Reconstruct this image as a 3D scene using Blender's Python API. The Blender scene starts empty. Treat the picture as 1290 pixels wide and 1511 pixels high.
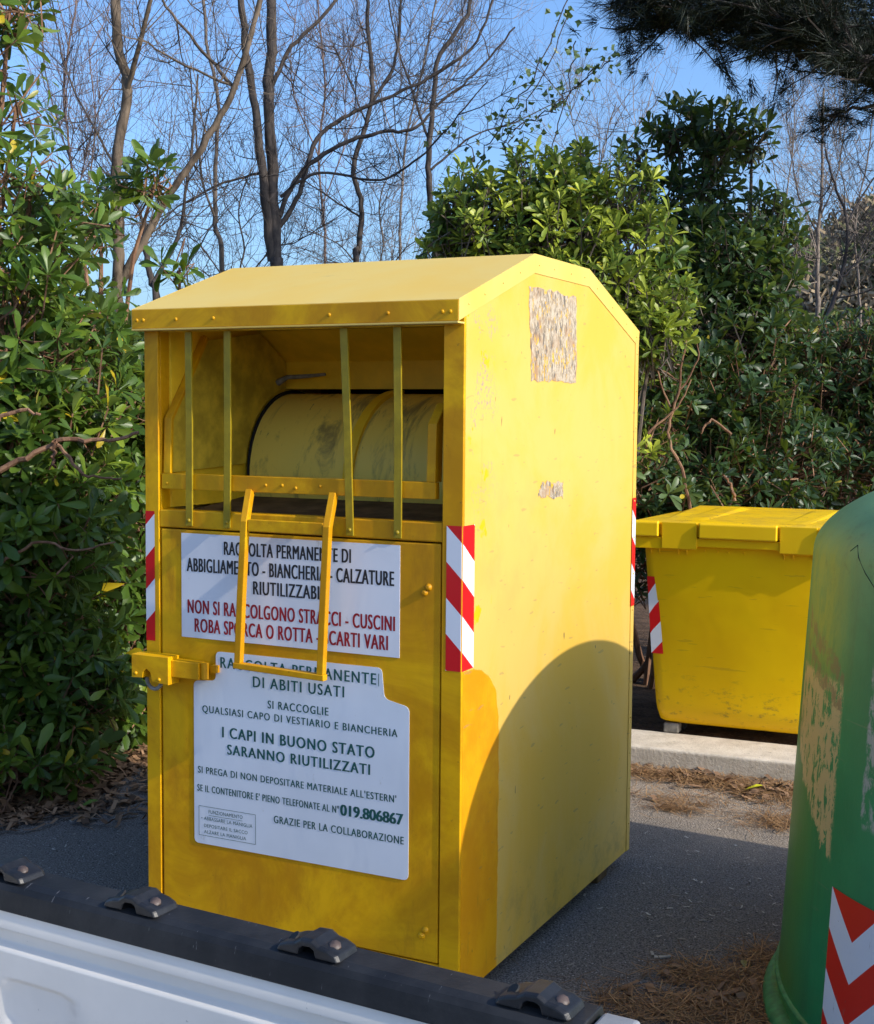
import bpy, math, random
import numpy as np
from mathutils import Vector, Matrix
random.seed(7); rng = np.random.default_rng(11)
R = math.radians
C = bpy.context.scene.collection
sc = bpy.context.scene

# ------------------------------------------------------------------ camera, sky, sun, exposure
CAM = np.array([1.51433, -3.19628, 1.57860])
CF = np.array([-0.44420313, 0.89290678, -0.07349193]); CR = np.array([0.89503252, 0.44592733, 0.00810012]); CU = np.array([-0.04000471, 0.06217957, 0.99726292])
FPX = 1996.9
def at(x, y, d):
    """point at depth d (metres along the viewing axis) under photograph pixel x, y"""
    return CAM + d * (CF + CR * (x - 645) / FPX - CU * (y - 755.5) / FPX)
cd = bpy.data.cameras.new('camera'); cam = bpy.data.objects.new('camera', cd); C.objects.link(cam)
cam.matrix_world = Matrix([[CR[0], CU[0], -CF[0], CAM[0]], [CR[1], CU[1], -CF[1], CAM[1]], [CR[2], CU[2], -CF[2], CAM[2]], [0, 0, 0, 1]])
cd.sensor_fit = 'HORIZONTAL'; cd.sensor_width = 36; cd.lens = FPX / 1290 * 36; cd.clip_start = 0.05; cd.clip_end = 2000
sc.camera = cam
SUN_EL, SUN_AZ = R(30), R(-5.5)            # sun stands towards +x, a little towards -y
S = Vector((math.cos(SUN_EL) * math.cos(SUN_AZ), math.cos(SUN_EL) * math.sin(SUN_AZ), math.sin(SUN_EL)))
w = bpy.data.worlds.new('World'); sc.world = w; w.use_nodes = True
wn = w.node_tree; bg = wn.nodes['Background']
sky = wn.nodes.new('ShaderNodeTexSky'); sky.sky_type = 'NISHITA'; sky.sun_disc = False
sky.sun_elevation = SUN_EL; sky.sun_rotation = math.pi / 2 - SUN_AZ
sky.altitude = 0; sky.air_density = 1.0; sky.dust_density = 2.6; sky.ozone_density = 7.5
wn.links.new(sky.outputs[0], bg.inputs[0]); bg.inputs[1].default_value = 0.15
sd = bpy.data.lights.new('sun', 'SUN'); sd.energy = 2.6; sd.angle = R(0.53); sd.color = (1.0, 0.91, 0.77)
so = bpy.data.objects.new('sun', sd); C.objects.link(so); so.rotation_euler = S.to_track_quat('Z', 'Y').to_euler(); so.location = (8, -1, 6)
sc.view_settings.view_transform = 'Standard'; sc.view_settings.look = 'None'; sc.view_settings.gamma = 1
sc.view_settings.exposure = 0.86
sc.cycles.max_bounces = 8; sc.cycles.diffuse_bounces = 4; sc.cycles.transparent_max_bounces = 8
G = -0.06                                   # ground level (the clothes bin's panels stop 6 cm above it)

# ------------------------------------------------------------------ mesh helpers
class MB:
    def __init__(s): s.v = []; s.f = []; s.uv = {}; s.n = 0
    def add(s, vs, fs, uvs=None):
        b = s.n; s.v += [tuple(p) for p in vs]; s.n += len(vs)
        for i, f in enumerate(fs):
            if uvs: s.uv[len(s.f)] = [uvs[k] for k in f]
            s.f.append(tuple(b + k for k in f))
    def box(s, a, b, M=None):
        x0, y0, z0 = [min(p, q) for p, q in zip(a, b)]; x1, y1, z1 = [max(p, q) for p, q in zip(a, b)]
        vs = [(x0,y0,z0),(x1,y0,z0),(x1,y1,z0),(x0,y1,z0),(x0,y0,z1),(x1,y0,z1),(x1,y1,z1),(x0,y1,z1)]
        if M is not None: vs = [tuple(M @ Vector(p)) for p in vs]
        s.add(vs, [(0,3,2,1),(4,5,6,7),(0,1,5,4),(1,2,6,5),(2,3,7,6),(3,0,4,7)])
    def prism(s, poly, axis, a, b):
        """polygon in the two other axes, extruded along axis from a to b"""
        def P(u, v, t): return (t,u,v) if axis == 0 else (u,t,v) if axis == 1 else (u,v,t)
        n = len(poly); vs = [P(u,v,a) for u,v in poly] + [P(u,v,b) for u,v in poly]
        s.add(vs, [tuple(range(n)), tuple(range(2*n-1, n-1, -1))] + [(i, i+n, (i+1)%n+n, (i+1)%n) for i in range(n)])
    def tube(s, pts, rad, sides=8, cap=True):
        pts = [Vector(p) for p in pts]; n = len(pts)
        if not hasattr(rad, '__len__'): rad = [rad]*n
        vs = []; ref = Vector((0.13, 0.21, 0.97)); prev = None
        for i, p in enumerate(pts):
            t = (pts[min(i+1,n-1)] - pts[max(i-1,0)]).normalized()
            u = (prev - t*prev.dot(t)) if prev is not None else t.cross(ref)
            if u.length < 1e-4: u = t.orthogonal()
            u.normalize(); prev = u; q = t.cross(u)
            for k in range(sides):
                a = 2*math.pi*k/sides; vs.append(p + (u*math.cos(a) + q*math.sin(a))*rad[i])
        fs = [(i*sides+k, i*sides+(k+1)%sides, (i+1)*sides+(k+1)%sides, (i+1)*sides+k) for i in range(n-1) for k in range(sides)]
        if cap: fs += [tuple(range(sides-1,-1,-1)), tuple(range((n-1)*sides, n*sides))]
        s.add(vs, fs)
    def sq(s, pts, wx, wy):
        """square-section bar whose section stays aligned to x and to the bar's own normal in the yz plane"""
        pts = [Vector(p) for p in pts]; n = len(pts); vs = []
        for i, p in enumerate(pts):
            t = (pts[min(i+1,n-1)] - pts[max(i-1,0)]).normalized()
            nn = Vector((1,0,0)).cross(t).normalized()
            for a, b in ((-1,-1),(1,-1),(1,1),(-1,1)): vs.append(p + Vector((1,0,0))*a*wx/2 + nn*b*wy/2)
        s.add(vs, [(i*4+k, i*4+(k+1)%4, i*4+4+(k+1)%4, i*4+4+k) for i in range(n-1) for k in range(4)] + [(3,2,1,0), tuple(range(n*4-4, n*4))])
    def lathe(s, prof, c, seg=96, a0=0, a1=2*math.pi):
        full = abs(a1-a0-2*math.pi) < 1e-6; m = seg if full else seg+1
        vs = [(c[0]+r*math.cos(a0+(a1-a0)*k/seg), c[1]+r*math.sin(a0+(a1-a0)*k/seg), z) for r, z in prof for k in range(m)]
        s.add(vs, [(i*m+k, i*m+(k+1)%m, (i+1)*m+(k+1)%m, (i+1)*m+k) for i in range(len(prof)-1) for k in range(seg)])
    def dome(s, p, n, r, h):
        n = Vector(n).normalized(); u = n.orthogonal().normalized(); q = n.cross(u); vs = []
        for rr, hh in ((1,0),(0.85,0.6),(0.4,1)):
            for k in range(8):
                a = k*math.pi/4; vs.append(Vector(p) + (u*math.cos(a)+q*math.sin(a))*r*rr + n*h*hh)
        s.add(vs, [(i*8+k, i*8+(k+1)%8, i*8+8+(k+1)%8, i*8+8+k) for i in range(2) for k in range(8)] + [tuple(range(16,24))])
    def build(s, name, mat, parent=None, bevel=0, smooth=False, seg=2):
        off = Vector(parent['_w']) if parent is not None and '_w' in parent else Vector((0,0,0))
        me = bpy.data.meshes.new(name)
        me.from_pydata([(p[0]-off[0], p[1]-off[1], p[2]-off[2]) for p in s.v], [], s.f)
        if s.uv:
            l = me.uv_layers.new(name='uv')
            for pi, uvs in s.uv.items():
                for k, li in enumerate(me.polygons[pi].loop_indices): l.data[li].uv = uvs[k]
        me.validate(); 
        return link(name, me, mat, parent, bevel, smooth, seg, off)
def link(name, me, mat, parent=None, bevel=0, smooth=False, seg=2, off=(0,0,0)):
    o = bpy.data.objects.new(name, me); C.objects.link(o)
    if mat: me.materials.append(mat)
    if parent is not None: o.parent = parent; o['_w'] = tuple(off)
    if smooth: me.polygons.foreach_set('use_smooth', [True]*len(me.polygons))
    if bevel:
        m = o.modifiers.new('bevel', 'BEVEL'); m.width = bevel; m.segments = seg; m.limit_method = 'ANGLE'; m.angle_limit = R(35)
    return o
def raw(name, V, loops, sizes, mat, parent=None, attr=None, smooth=False):
    """mesh from numpy arrays: vertices, flat corner list, face sizes"""
    off = np.array(parent['_w']) if parent is not None and '_w' in parent else np.zeros(3)
    me = bpy.data.meshes.new(name); V = np.asarray(V, dtype=np.float32) - off.astype(np.float32)
    me.vertices.add(len(V)); me.vertices.foreach_set('co', V.ravel())
    me.loops.add(len(loops)); me.loops.foreach_set('vertex_index', np.asarray(loops, dtype=np.int32))
    me.polygons.add(len(sizes)); st = np.concatenate([[0], np.cumsum(sizes)[:-1]]).astype(np.int32)
    me.polygons.foreach_set('loop_start', st)
    me.polygons.foreach_set('use_smooth', np.full(len(sizes), smooth))
    me.update(calc_edges=True)
    if attr is not None:
        a = me.attributes.new('young', 'FLOAT', 'FACE'); a.data.foreach_set('value', np.asarray(attr, dtype=np.float32))
    return link(name, me, mat, parent, off=off)
def tag(o, label=None, cat=None, group=None, kind=None):
    for k, v in (('label',label),('category',cat),('group',group),('kind',kind)):
        if v: o[k] = v
    return o
def empty(name, loc, label=None, cat=None, group=None):
    o = bpy.data.objects.new(name, None); C.objects.link(o); o.location = loc; o['_w'] = tuple(loc); o.empty_display_size = 0.1
    return tag(o, label, cat, group)

# ------------------------------------------------------------------ material helpers
class NT:
    def __init__(s, name):
        s.m = bpy.data.materials.new(name); s.m.use_nodes = True; s.t = s.m.node_tree; s.b = s.t.nodes['Principled BSDF']
    def new(s, ty, **kw):
        n = s.t.nodes.new('ShaderNode'+ty)
        for k, v in kw.items(): setattr(n, k, v)
        return n
    def put(s, sock, v):
        if isinstance(v, bpy.types.NodeSocket): s.t.links.new(v, sock)
        elif v is not None:
            if hasattr(v, '__len__') and len(v) == 3 and sock.type == 'RGBA': v = (*v, 1)
            sock.default_value = v
    def math(s, op, a, b=0.0, c=None, clamp=False):
        n = s.new('Math', operation=op, use_clamp=clamp); s.put(n.inputs[0], a); s.put(n.inputs[1], b)
        if c is not None: s.put(n.inputs[2], c)
        return n.outputs[0]
    def obj(s, off=(0,0,0), scale=(1,1,1)):
        n = s.new('TexCoord'); v = s.new('VectorMath', operation='ADD'); s.put(v.inputs[0], n.outputs['Object']); v.inputs[1].default_value = off
        if scale == (1,1,1): return v.outputs[0]
        k = s.new('VectorMath', operation='MULTIPLY'); s.put(k.inputs[0], v.outputs[0]); k.inputs[1].default_value = scale
        return k.outputs[0]
    def xyz(s, v):
        n = s.new('SeparateXYZ'); s.put(n.inputs[0], v); return n.outputs
    def noise(s, vec, scale, detail=4, rough=0.6, dist=0.0):
        n = s.new('TexNoise'); s.put(n.inputs['Vector'], vec); n.inputs['Scale'].default_value = scale; n.inputs['Detail'].default_value = detail
        n.inputs['Roughness'].default_value = rough; n.inputs['Distortion'].default_value = dist; return n.outputs[0]
    def vor(s, vec, scale, feature='F1', out=0):
        n = s.new('TexVoronoi', feature=feature); s.put(n.inputs['Vector'], vec); n.inputs['Scale'].default_value = scale; return n.outputs[out]
    def step(s, v, lo, hi, a=0.0, b=1.0):
        n = s.new('MapRange', clamp=True, interpolation_type='SMOOTHSTEP'); s.put(n.inputs[0], v); n.inputs[1].default_value = lo; n.inputs[2].default_value = hi
        n.inputs[3].default_value = a; n.inputs[4].default_value = b; return n.outputs[0]
    def mix(s, f, a, b, mode='MIX'):
        n = s.new('Mix', data_type='RGBA', blend_type=mode); s.put(n.inputs[0], f); s.put(n.inputs[6], a); s.put(n.inputs[7], b); return n.outputs[2]
    def mul(s, *vs):
        r = vs[0]
        for v in vs[1:]: r = s.math('MULTIPLY', r, v)
        return r
    def bump(s, h, strength=0.3, dist=0.01):
        n = s.new('Bump'); n.inputs['Strength'].default_value = strength; n.inputs['Distance'].default_value = dist; s.put(n.inputs['Height'], h)
        s.put(s.b.inputs['Normal'], n.outputs[0])
    def out(s, col, rough=0.5, spec=0.5, metal=0.0):
        s.put(s.b.inputs['Base Color'], col); s.put(s.b.inputs['Roughness'], rough); s.b.inputs['Specular IOR Level'].default_value = spec
        s.b.inputs['Metallic'].default_value = metal; return s.m
def plain(name, col, rough=0.5, spec=0.5, var=0.15, scale=12.0, metal=0.0):
    t = NT(name); v = t.obj(); n = t.noise(v, scale, 5)
    c = t.mix(t.step(n, 0.35, 0.7), tuple(k*(1-var) for k in col), tuple(min(1, k*(1+var)) for k in col)); t.bump(t.noise(v, scale*8, 3), 0.08, 0.005)
    return t.out(c, rough, spec, metal)

# yellow sheet steel, front: thick amber repaint with darker worn smears
def steel_front():
    t = NT('amber_paint'); v = t.obj(); a = t.noise(v, 2.6, 6, 0.68, 0.9); b = t.noise(t.obj(scale=(1,1,0.30)), 9, 6, 0.72)
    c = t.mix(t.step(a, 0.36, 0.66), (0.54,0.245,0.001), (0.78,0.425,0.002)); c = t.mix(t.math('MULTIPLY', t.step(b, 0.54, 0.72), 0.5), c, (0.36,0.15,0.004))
    c = t.mix(t.math('MULTIPLY', t.step(t.noise(v, 55, 3), 0.70, 0.78), 0.6), c, (0.22,0.12,0.02))
    t.bump(t.math('ADD', t.noise(v, 5, 3), t.math('MULTIPLY', t.noise(v, 60, 3), 0.08)), 0.22, 0.012)
    return t.out(c, t.step(b, 0.3, 0.7, 0.36, 0.55), 0.28)
# side: sun-bleached paler yellow, orange repaint at the lower front edge, chips, scratches
def steel_side(base):
    t = NT('bleached_paint'); v = t.obj(base); X, Y, Z = t.xyz(v)
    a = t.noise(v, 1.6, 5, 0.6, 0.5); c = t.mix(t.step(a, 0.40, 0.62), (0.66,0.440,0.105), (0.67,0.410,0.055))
    st = t.noise(t.obj(base, (1,2.2,0.25)), 6, 5, 0.65); c = t.mix(t.math('MULTIPLY', t.step(st, 0.5, 0.75), 0.35), c, (0.68,0.43,0.10))
    # grime smear in the middle of the panel
    d = t.mul(t.step(Y, 0.05, 0.2), t.step(Y, 0.75, 0.35), t.step(Z, 0.9, 1.15), t.step(Z, 1.5, 1.3), t.step(t.noise(v, 5, 5), 0.42, 0.68))
    c = t.mix(t.math('MULTIPLY', d, 0.45), c, (0.46,0.33,0.09)); dr_ = t.mul(t.step(t.noise(t.obj(base, (1,14,0.5)), 2.0, 4, 0.6), 0.60, 0.74), t.step(t.noise(v, 2.3, 3), 0.45, 0.6)); c = t.mix(t.math('MULTIPLY', dr_, 0.4), c, (0.50,0.34,0.07)); lowd = t.mul(t.step(Z, 0.32, 0.05), t.step(t.noise(v, 9, 6, 0.75), 0.45, 0.7)); c = t.mix(t.math('MULTIPLY', lowd, 0.5), c, (0.30,0.22,0.07))
    # repaint
    wv = t.math('MULTIPLY', t.math('SUBTRACT', t.noise(t.obj(base, (3,3,9)), 1.0, 4), 0.5), 0.16)
    e = t.math('ADD', t.math('ADD', t.math('POWER', t.math('DIVIDE', Y, 0.252), 3.0), t.math('POWER', t.math('DIVIDE', t.math('MAXIMUM', t.math('SUBTRACT', Z, 0.62), 0.0), 0.27), 3.0)), t.math('ADD', t.math('MULTIPLY', wv, 1.6), t.math('MULTIPLY', t.math('SUBTRACT', t.noise(t.obj(base, (1,1,0.6)), 28, 5, 0.75), 0.5), 0.30)))
    m = t.step(e, 1.02, 0.98)
    oc = t.mix(t.step(t.noise(v, 6, 5), 0.38, 0.62), (0.62,0.26,0.001), (0.70,0.33,0.002)); oc = t.mix(t.math('MULTIPLY', t.step(t.noise(t.obj(base, (5,9,2)), 3, 5, 0.7), 0.60, 0.72), 0.45), oc, (0.34,0.20,0.02))
    c = t.mix(m, c, oc)
    # fresh yellow dabs
    db = t.mul(t.step(t.noise(v, 9, 3), 0.60, 0.63), t.step(Y, 0.22, 0.14)); c = t.mix(t.math('MULTIPLY', db, t.math('SUBTRACT', 1.0, m)), c, (0.76,0.43,0.005))
    # chips by the top front corner and along the front
    ch = t.mul(t.step(t.noise(v, 80, 4, 0.7), 0.53, 0.57), t.step(t.noise(v, 7, 3), 0.47, 0.56), t.step(Y, 0.26, 0.14), t.step(Y, 0.03, 0.07), t.step(Z, 1.2, 1.55))
    c = t.mix(ch, c, (0.38,0.30,0.20))
    # small dark nicks
    nk = t.step(t.noise(t.obj(base, (1,1,0.35)), 38, 2, 0.5), 0.735, 0.76); c = t.mix(t.math('MULTIPLY', nk, 0.8), c, (0.10,0.085,0.05))
    sc_ = t.step(t.noise(t.obj(base, (1,6,26)), 2.2, 2, 0.4), 0.70, 0.715); c = t.mix(t.math('MULTIPLY', sc_, 0.4), c, (0.25,0.2,0.1))
    t.bump(t.math('ADD', t.noise(v, 2.0, 3), t.math('MULTIPLY', t.noise(v, 90, 2), 0.04)), 0.30, 0.03)
    return t.out(c, t.step(a, 0.3, 0.7, 0.45, 0.6), 0.3)
def steel_roof():
    t = NT('roof_paint'); v = t.obj(); a = t.noise(v, 2.0, 5, 0.6, 0.4); c = t.mix(t.step(a, 0.35, 0.68), (0.68,0.49,0.125), (0.69,0.455,0.08))
    dirt = t.step(t.noise(t.obj(scale=(0.6,2.5,2.5)), 9, 6, 0.7), 0.64, 0.80); c = t.mix(t.math('MULTIPLY', dirt, 0.5), c, (0.28,0.22,0.10))
    t.bump(t.noise(v, 3, 3), 0.12, 0.02)
    return t.out(c, 0.55, 0.35)
def drum_mat():
    t = NT('drum_paint'); v = t.obj(); a = t.noise(v, 3, 5); c = t.mix(t.step(a, 0.35, 0.65), (0.84,0.62,0.10), (0.88,0.64,0.10))
    k = t.mul(t.step(t.noise(t.obj(scale=(2.2,0.7,0.7)), 5, 6, 0.72, 0.6), 0.50, 0.68)); c = t.mix(t.math('MULTIPLY', k, 0.7), c, (0.12,0.10,0.05))
    k2 = t.step(t.noise(t.obj(scale=(7,1.2,1.2)), 7, 5, 0.7), 0.64, 0.70); c = t.mix(t.math('MULTIPLY', k2, 0.75), c, (0.05,0.045,0.03))
    return t.out(c, 0.5, 0.4)
def stripe_mat():
    t = NT('reflective_stripes'); u = t.new('UVMap'); U, V, _ = t.xyz(u.outputs[0])
    f = t.math('FRACT', t.math('DIVIDE', t.math('ADD', U, V), 0.192)); m = t.step(f, 0.497, 0.503)
    v = t.obj(); gr = t.math('MULTIPLY', t.step(t.noise(v, 40, 5, 0.7), 0.62, 0.75), 0.25)
    c = t.mix(m, (0.62,0.008,0.012), (0.70,0.73,0.78)); c = t.mix(gr, c, (0.30,0.27,0.25))
    return t.out(c, 0.28, 0.5)
def label_mat(name, col):
    t = NT(name); v = t.obj(); c = t.mix(t.step(t.noise(v, 3, 4), 0.35, 0.7), col, tuple(k*0.93 for k in col))
    c = t.mix(t.math('MULTIPLY', t.step(t.noise(t.obj(scale=(1,1,0.5)), 26, 4, 0.7), 0.66, 0.74), 0.35), c, (0.35,0.30,0.2))
    t.bump(t.noise(t.obj(scale=(1,1,0.4)), 7, 3, 0.5, 0.8), 0.25, 0.006)
    return t.out(c, 0.34, 0.5)
def torn_paper():
    t = NT('torn_paper'); n = t.noise(t.obj(scale=(1,1,0.5)), 95, 5, 0.8, 0.5); z = t.xyz(t.obj())[2]
    big = t.noise(t.obj(), 16, 3); c = t.mix(t.step(n, 0.42, 0.56), (0.27,0.21,0.14), (0.50,0.42,0.32)); c = t.mix(t.step(big, 0.5, 0.7), c, (0.36,0.22,0.12))
    c = t.mix(t.math('MULTIPLY', t.step(t.noise(t.obj(scale=(1,1,0.35)), 60, 3), 0.56, 0.62), 0.8), c, (0.11,0.10,0.09))
    c = t.mix(t.step(t.noise(t.obj(scale=(1,1,0.5)), 70, 3), 0.60, 0.63), c, (0.62,0.36,0.03))
    t.bump(n, 0.5, 0.004)
    return t.out(c, 0.9, 0.15)
def bell_mat(base):
    t = NT('bell_green'); v = t.obj(base); X, Y, Z = t.xyz(v)
    a = t.math('MULTIPLY', t.math('ARCTAN2', t.math('SUBTRACT', Y, BELL[1]), t.math('SUBTRACT', X, BELL[0])), 57.2958)
    n = t.noise(v, 3, 5); c = t.mix(t.step(n, 0.35, 0.68), (0.010,0.20,0.075), (0.018,0.25,0.092))
    streak = t.noise(t.obj(base, (9,9,0.5)), 2.0, 4, 0.6); c = t.mix(t.math('MULTIPLY', t.step(streak, 0.5, 0.7), 0.3), c, (0.022,0.10,0.04))
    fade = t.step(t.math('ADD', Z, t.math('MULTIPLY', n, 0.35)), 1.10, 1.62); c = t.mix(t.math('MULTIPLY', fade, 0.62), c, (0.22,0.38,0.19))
    fn0 = t.noise(t.obj(base, (1,1,0.4)), 28, 6, 0.78, 0.4)
    ye = t.mul(t.step(a, -168, -160), t.step(a, -140, -152), t.step(Z, 0.80, 1.0), t.step(Z, 1.32, 1.18)); c = t.mix(t.math('MULTIPLY', ye, t.step(fn0, 0.3, 0.62, 0.25, 0.85)), c, (0.23,0.33,0.05))
    yl = t.mul(t.step(a, -172, -166), t.step(a, -146, -158), t.step(Z, 1.0, 0.6)); c = t.mix(t.math('MULTIPLY', yl, 0.6), c, (0.07,0.21,0.03))
    fn = t.noise(t.obj(base, (1,1,0.45)), 34, 6, 0.78, 0.4)
    lo = t.math('ADD', t.math('ADD', Z, t.math('MULTIPLY', t.math('SUBTRACT', fn, 0.5), 0.22)), t.math('MULTIPLY', t.math('ADD', a, 152.0), 0.012))       # lower edge runs down towards the camera side
    p = t.mul(t.step(a, -164.2, -163.2), t.step(t.math('ADD', a, t.math('MULTIPLY', fn, 6)), -140.2, -141.0), t.step(t.math('ADD', Z, t.math('MULTIPLY', fn, 0.1)), 0.975, 0.96), t.step(lo, 0.565, 0.58))
    c = t.mix(t.mul(p, t.step(fn, 0.435, 0.475)), c, (0.46,0.385,0.18))
    q = t.math('ADD', t.math('ADD', Z, t.math('MULTIPLY', t.math('SUBTRACT', t.noise(v, 26, 5, 0.7), 0.5), 0.09)), t.math('MULTIPLY', t.math('ADD', a, 153.0), 0.0062)); b1 = t.mul(t.step(q, 0.963, 0.972), t.step(q, 1.018, 1.006)); b2 = t.mul(t.step(q, 0.893, 0.902), t.step(q, 0.945, 0.935))
    bm = t.mul(t.math('ADD', b1, b2), t.step(a, -163, -161), t.step(a, -143.2, -144), t.step(fn, 0.42, 0.52)); c = t.mix(t.math('MULTIPLY', bm, 0.8), c, (0.17,0.14,0.075))
    g = t.mul(t.step(t.math('ADD', a, t.math('MULTIPLY', fn, 2.0)), -135.7, -135.2), t.step(a, -118, -120), t.step(Z, 0.59, 0.61), t.step(Z, 1.0, 0.95), t.step(fn, 0.42, 0.55)); c = t.mix(g, c, (0.30,0.35,0.30))
    mo = t.mul(t.step(t.noise(v, 22, 6, 0.75), 0.52, 0.7), t.step(Z, 0.9, 1.2)); c = t.mix(t.math('MULTIPLY', mo, 0.35), c, (0.05,0.10,0.045))
    sc2 = t.step(t.noise(t.obj(base, (1,1,14)), 5, 3, 0.5), 0.70, 0.72); c = t.mix(t.math('MULTIPLY', sc2, 0.35), c, (0.12,0.22,0.12)); t.bump(t.math('ADD', t.math('MULTIPLY', fn, 0.25), t.noise(v, 2.5, 2)), 0.15, 0.02)
    return t.out(c, t.step(Z, 0.6, 1.2, 0.36, 0.55), 0.4)
def chevron_mat():
    t = NT('chevron_stripes'); u = t.new('UVMap'); U, V, _ = t.xyz(u.outputs[0])
    f = t.math('FRACT', t.math('DIVIDE', t.math('SUBTRACT', t.math('SUBTRACT', V, t.math('ABSOLUTE', U)), 0.114), 0.2055))
    m = t.step(f, 0.497, 0.503); v = t.obj(); n = t.noise(t.obj(scale=(1,1,0.35)), 30, 6, 0.75)
    c = t.mix(m, (0.60,0.018,0.008), (0.62,0.70,0.76)); c = t.mix(t.math('MULTIPLY', t.step(n, 0.60, 0.68), 0.55), c, (0.16,0.15,0.13))
    c = t.mix(t.step(t.noise(v, 24, 5, 0.7), 0.70, 0.715), c, (0.012,0.12,0.05))
    return t.out(c, 0.42, 0.4)
def bin_mat():
    t = NT('bin_plastic'); v = t.obj(); Z = t.xyz(v)[2]; c = t.mix(t.step(t.noise(v, 2.5, 4), 0.35, 0.68), (0.84,0.49,0.001), (0.90,0.56,0.001))
    d = t.mul(t.step(t.noise(t.obj(scale=(1,1,2)), 14, 6, 0.75), 0.54, 0.70), t.step(Z, 0.42, 0.08)); c = t.mix(t.math('MULTIPLY', d, 0.75), c, (0.20,0.12,0.03))
    s2 = t.step(t.noise(t.obj(scale=(1,1,9)), 5, 3, 0.5), 0.68, 0.70); c = t.mix(t.math('MULTIPLY', s2, 0.3), c, (0.35,0.22,0.02))
    t.bump(t.noise(v, 4, 3), 0.15, 0.02)
    return t.out(c, 0.42, 0.25)
def lid_mat():
    t = NT('lid_plastic'); v = t.obj(); N = t.xyz(t.new('NewGeometry').outputs['Normal'])[2]
    c = t.mix(t.step(t.noise(v, 2.5, 4), 0.35, 0.68), (0.84,0.50,0.001), (0.90,0.57,0.002))
    d = t.mul(t.step(t.noise(v, 7, 6, 0.75), 0.42, 0.62), t.step(N, 0.8, 0.97)); c = t.mix(t.math('MULTIPLY', d, 0.35), c, (0.34,0.22,0.05)); c = t.mix(t.mul(t.step(t.noise(v, 45, 4, 0.7), 0.62, 0.68), t.step(N, 0.8, 0.97)), c, (0.14,0.09,0.04))
    return t.out(c, 0.42, 0.4)
def asphalt():
    t = NT('asphalt'); v = t.obj(); f = t.noise(v, 170, 3, 0.7); g = t.vor(v, 150); b = t.noise(v, 0.9, 5)
    c = t.mix(t.step(f, 0.35, 0.68), (0.062,0.058,0.054), (0.315,0.282,0.248)); c = t.mix(t.math('MULTIPLY', t.step(b, 0.35, 0.7), 0.35), c, (0.165,0.145,0.122))
    rc = t.vor(v, 95, out=1); sp = t.mul(t.step(t.vor(v, 95), 0.30, 0.22), t.step(t.xyz(rc)[0], 0.90, 0.93)); c = t.mix(sp, c, (0.46,0.44,0.41))
    dk = t.mul(t.step(t.vor(v, 60), 0.34, 0.26), t.step(t.xyz(t.vor(v, 60, out=1))[1], 0.90, 0.93)); c = t.mix(t.math('MULTIPLY', dk, 0.7), c, (0.035,0.033,0.032))
    yy = t.math('ADD', t.xyz(v)[1], t.math('MULTIPLY', t.noise(v, 3, 5, 0.7), 1.3)); c = t.mix(t.math('MULTIPLY', t.step(yy, 1.9, 3.3), t.step(f, 0.25, 0.6, 0.45, 0.85)), c, (0.40,0.325,0.245))  # sand dust towards the kerb, its pale colour also brightening the sunlit ground
    t.bump(t.math('SUBTRACT', f, t.math('MULTIPLY', g, 0.8)), 0.75, 0.006)
    return t.out(c, 0.9, 0.08)
def soil():
    t = NT('soil'); v = t.obj(); a = t.noise(v, 8, 8, 0.75); c = t.mix(t.step(a, 0.3, 0.7), (0.055,0.035,0.022), (0.16,0.10,0.06)); c = t.mix(t.step(t.noise(v, 60, 4), 0.55, 0.7), c, (0.22,0.14,0.08))
    t.bump(a, 0.9, 0.05); return t.out(c, 0.95, 0.1)
def concrete():
    t = NT('concrete'); v = t.obj(); a = t.noise(v, 9, 8, 0.7); c = t.mix(t.step(a, 0.3, 0.7), (0.52,0.45,0.35), (0.70,0.62,0.50))
    c = t.mix(t.math('MULTIPLY', t.step(t.noise(v, 45, 5, 0.7), 0.62, 0.70), 0.8), c, (0.16,0.14,0.12)); t.bump(t.noise(v, 70, 5, 0.7), 0.5, 0.008)
    return t.out(c, 0.9, 0.2)
def leaf_mat(name, dark, mid, tip, yellow=0.03, gloss=0.32, trans=0.22):
    t = NT(name); g = t.new('NewGeometry'); r = g.outputs['Random Per Island']; at_ = t.new('Attribute'); at_.attribute_name = 'young'
    c = t.mix(r, dark, mid); c = t.mix(at_.outputs['Fac'], c, tip)
    r2 = t.math('FRACT', t.math('MULTIPLY', r, 37.7)); c = t.mix(t.step(r2, 1-yellow, 1-yellow+0.005), c, (0.48,0.36,0.02))
    c = t.mix(t.math('MULTIPLY', g.outputs['Backfacing'], 0.5), c, (0.17,0.24,0.10))
    t.out(c, gloss+0.06, 0.34); tr = t.new('BsdfTranslucent'); t.put(tr.inputs[0], t.mix(0.5, c, (0.30,0.40,0.02)))
    mx = t.new('MixShader'); mx.inputs[0].default_value = trans; t.put(mx.inputs[1], t.b.outputs[0]); t.put(mx.inputs[2], tr.outputs[0])
    t.t.links.new(mx.outputs[0], t.t.nodes['Material Output'].inputs[0]); return t.m
def bark(name, a, b, scale=22):
    t = NT(name); n = t.noise(t.obj(scale=(1,1,0.35)), scale, 6, 0.7, 0.4); m = t.noise(t.obj(), 3.5, 3)
    c = t.mix(t.step(n, 0.35, 0.65), a, b); c = t.mix(t.math('MULTIPLY', t.step(m, 0.5, 0.68), 0.5), c, tuple(k*1.5 for k in b)); t.bump(n, 0.5, 0.01)
    return t.out(c, 0.85, 0.2)
def litter_mat(name, a, b):
    t = NT(name); r = t.new('NewGeometry').outputs['Random Per Island']; return t.out(t.mix(r, a, b), 0.7, 0.3)

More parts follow.
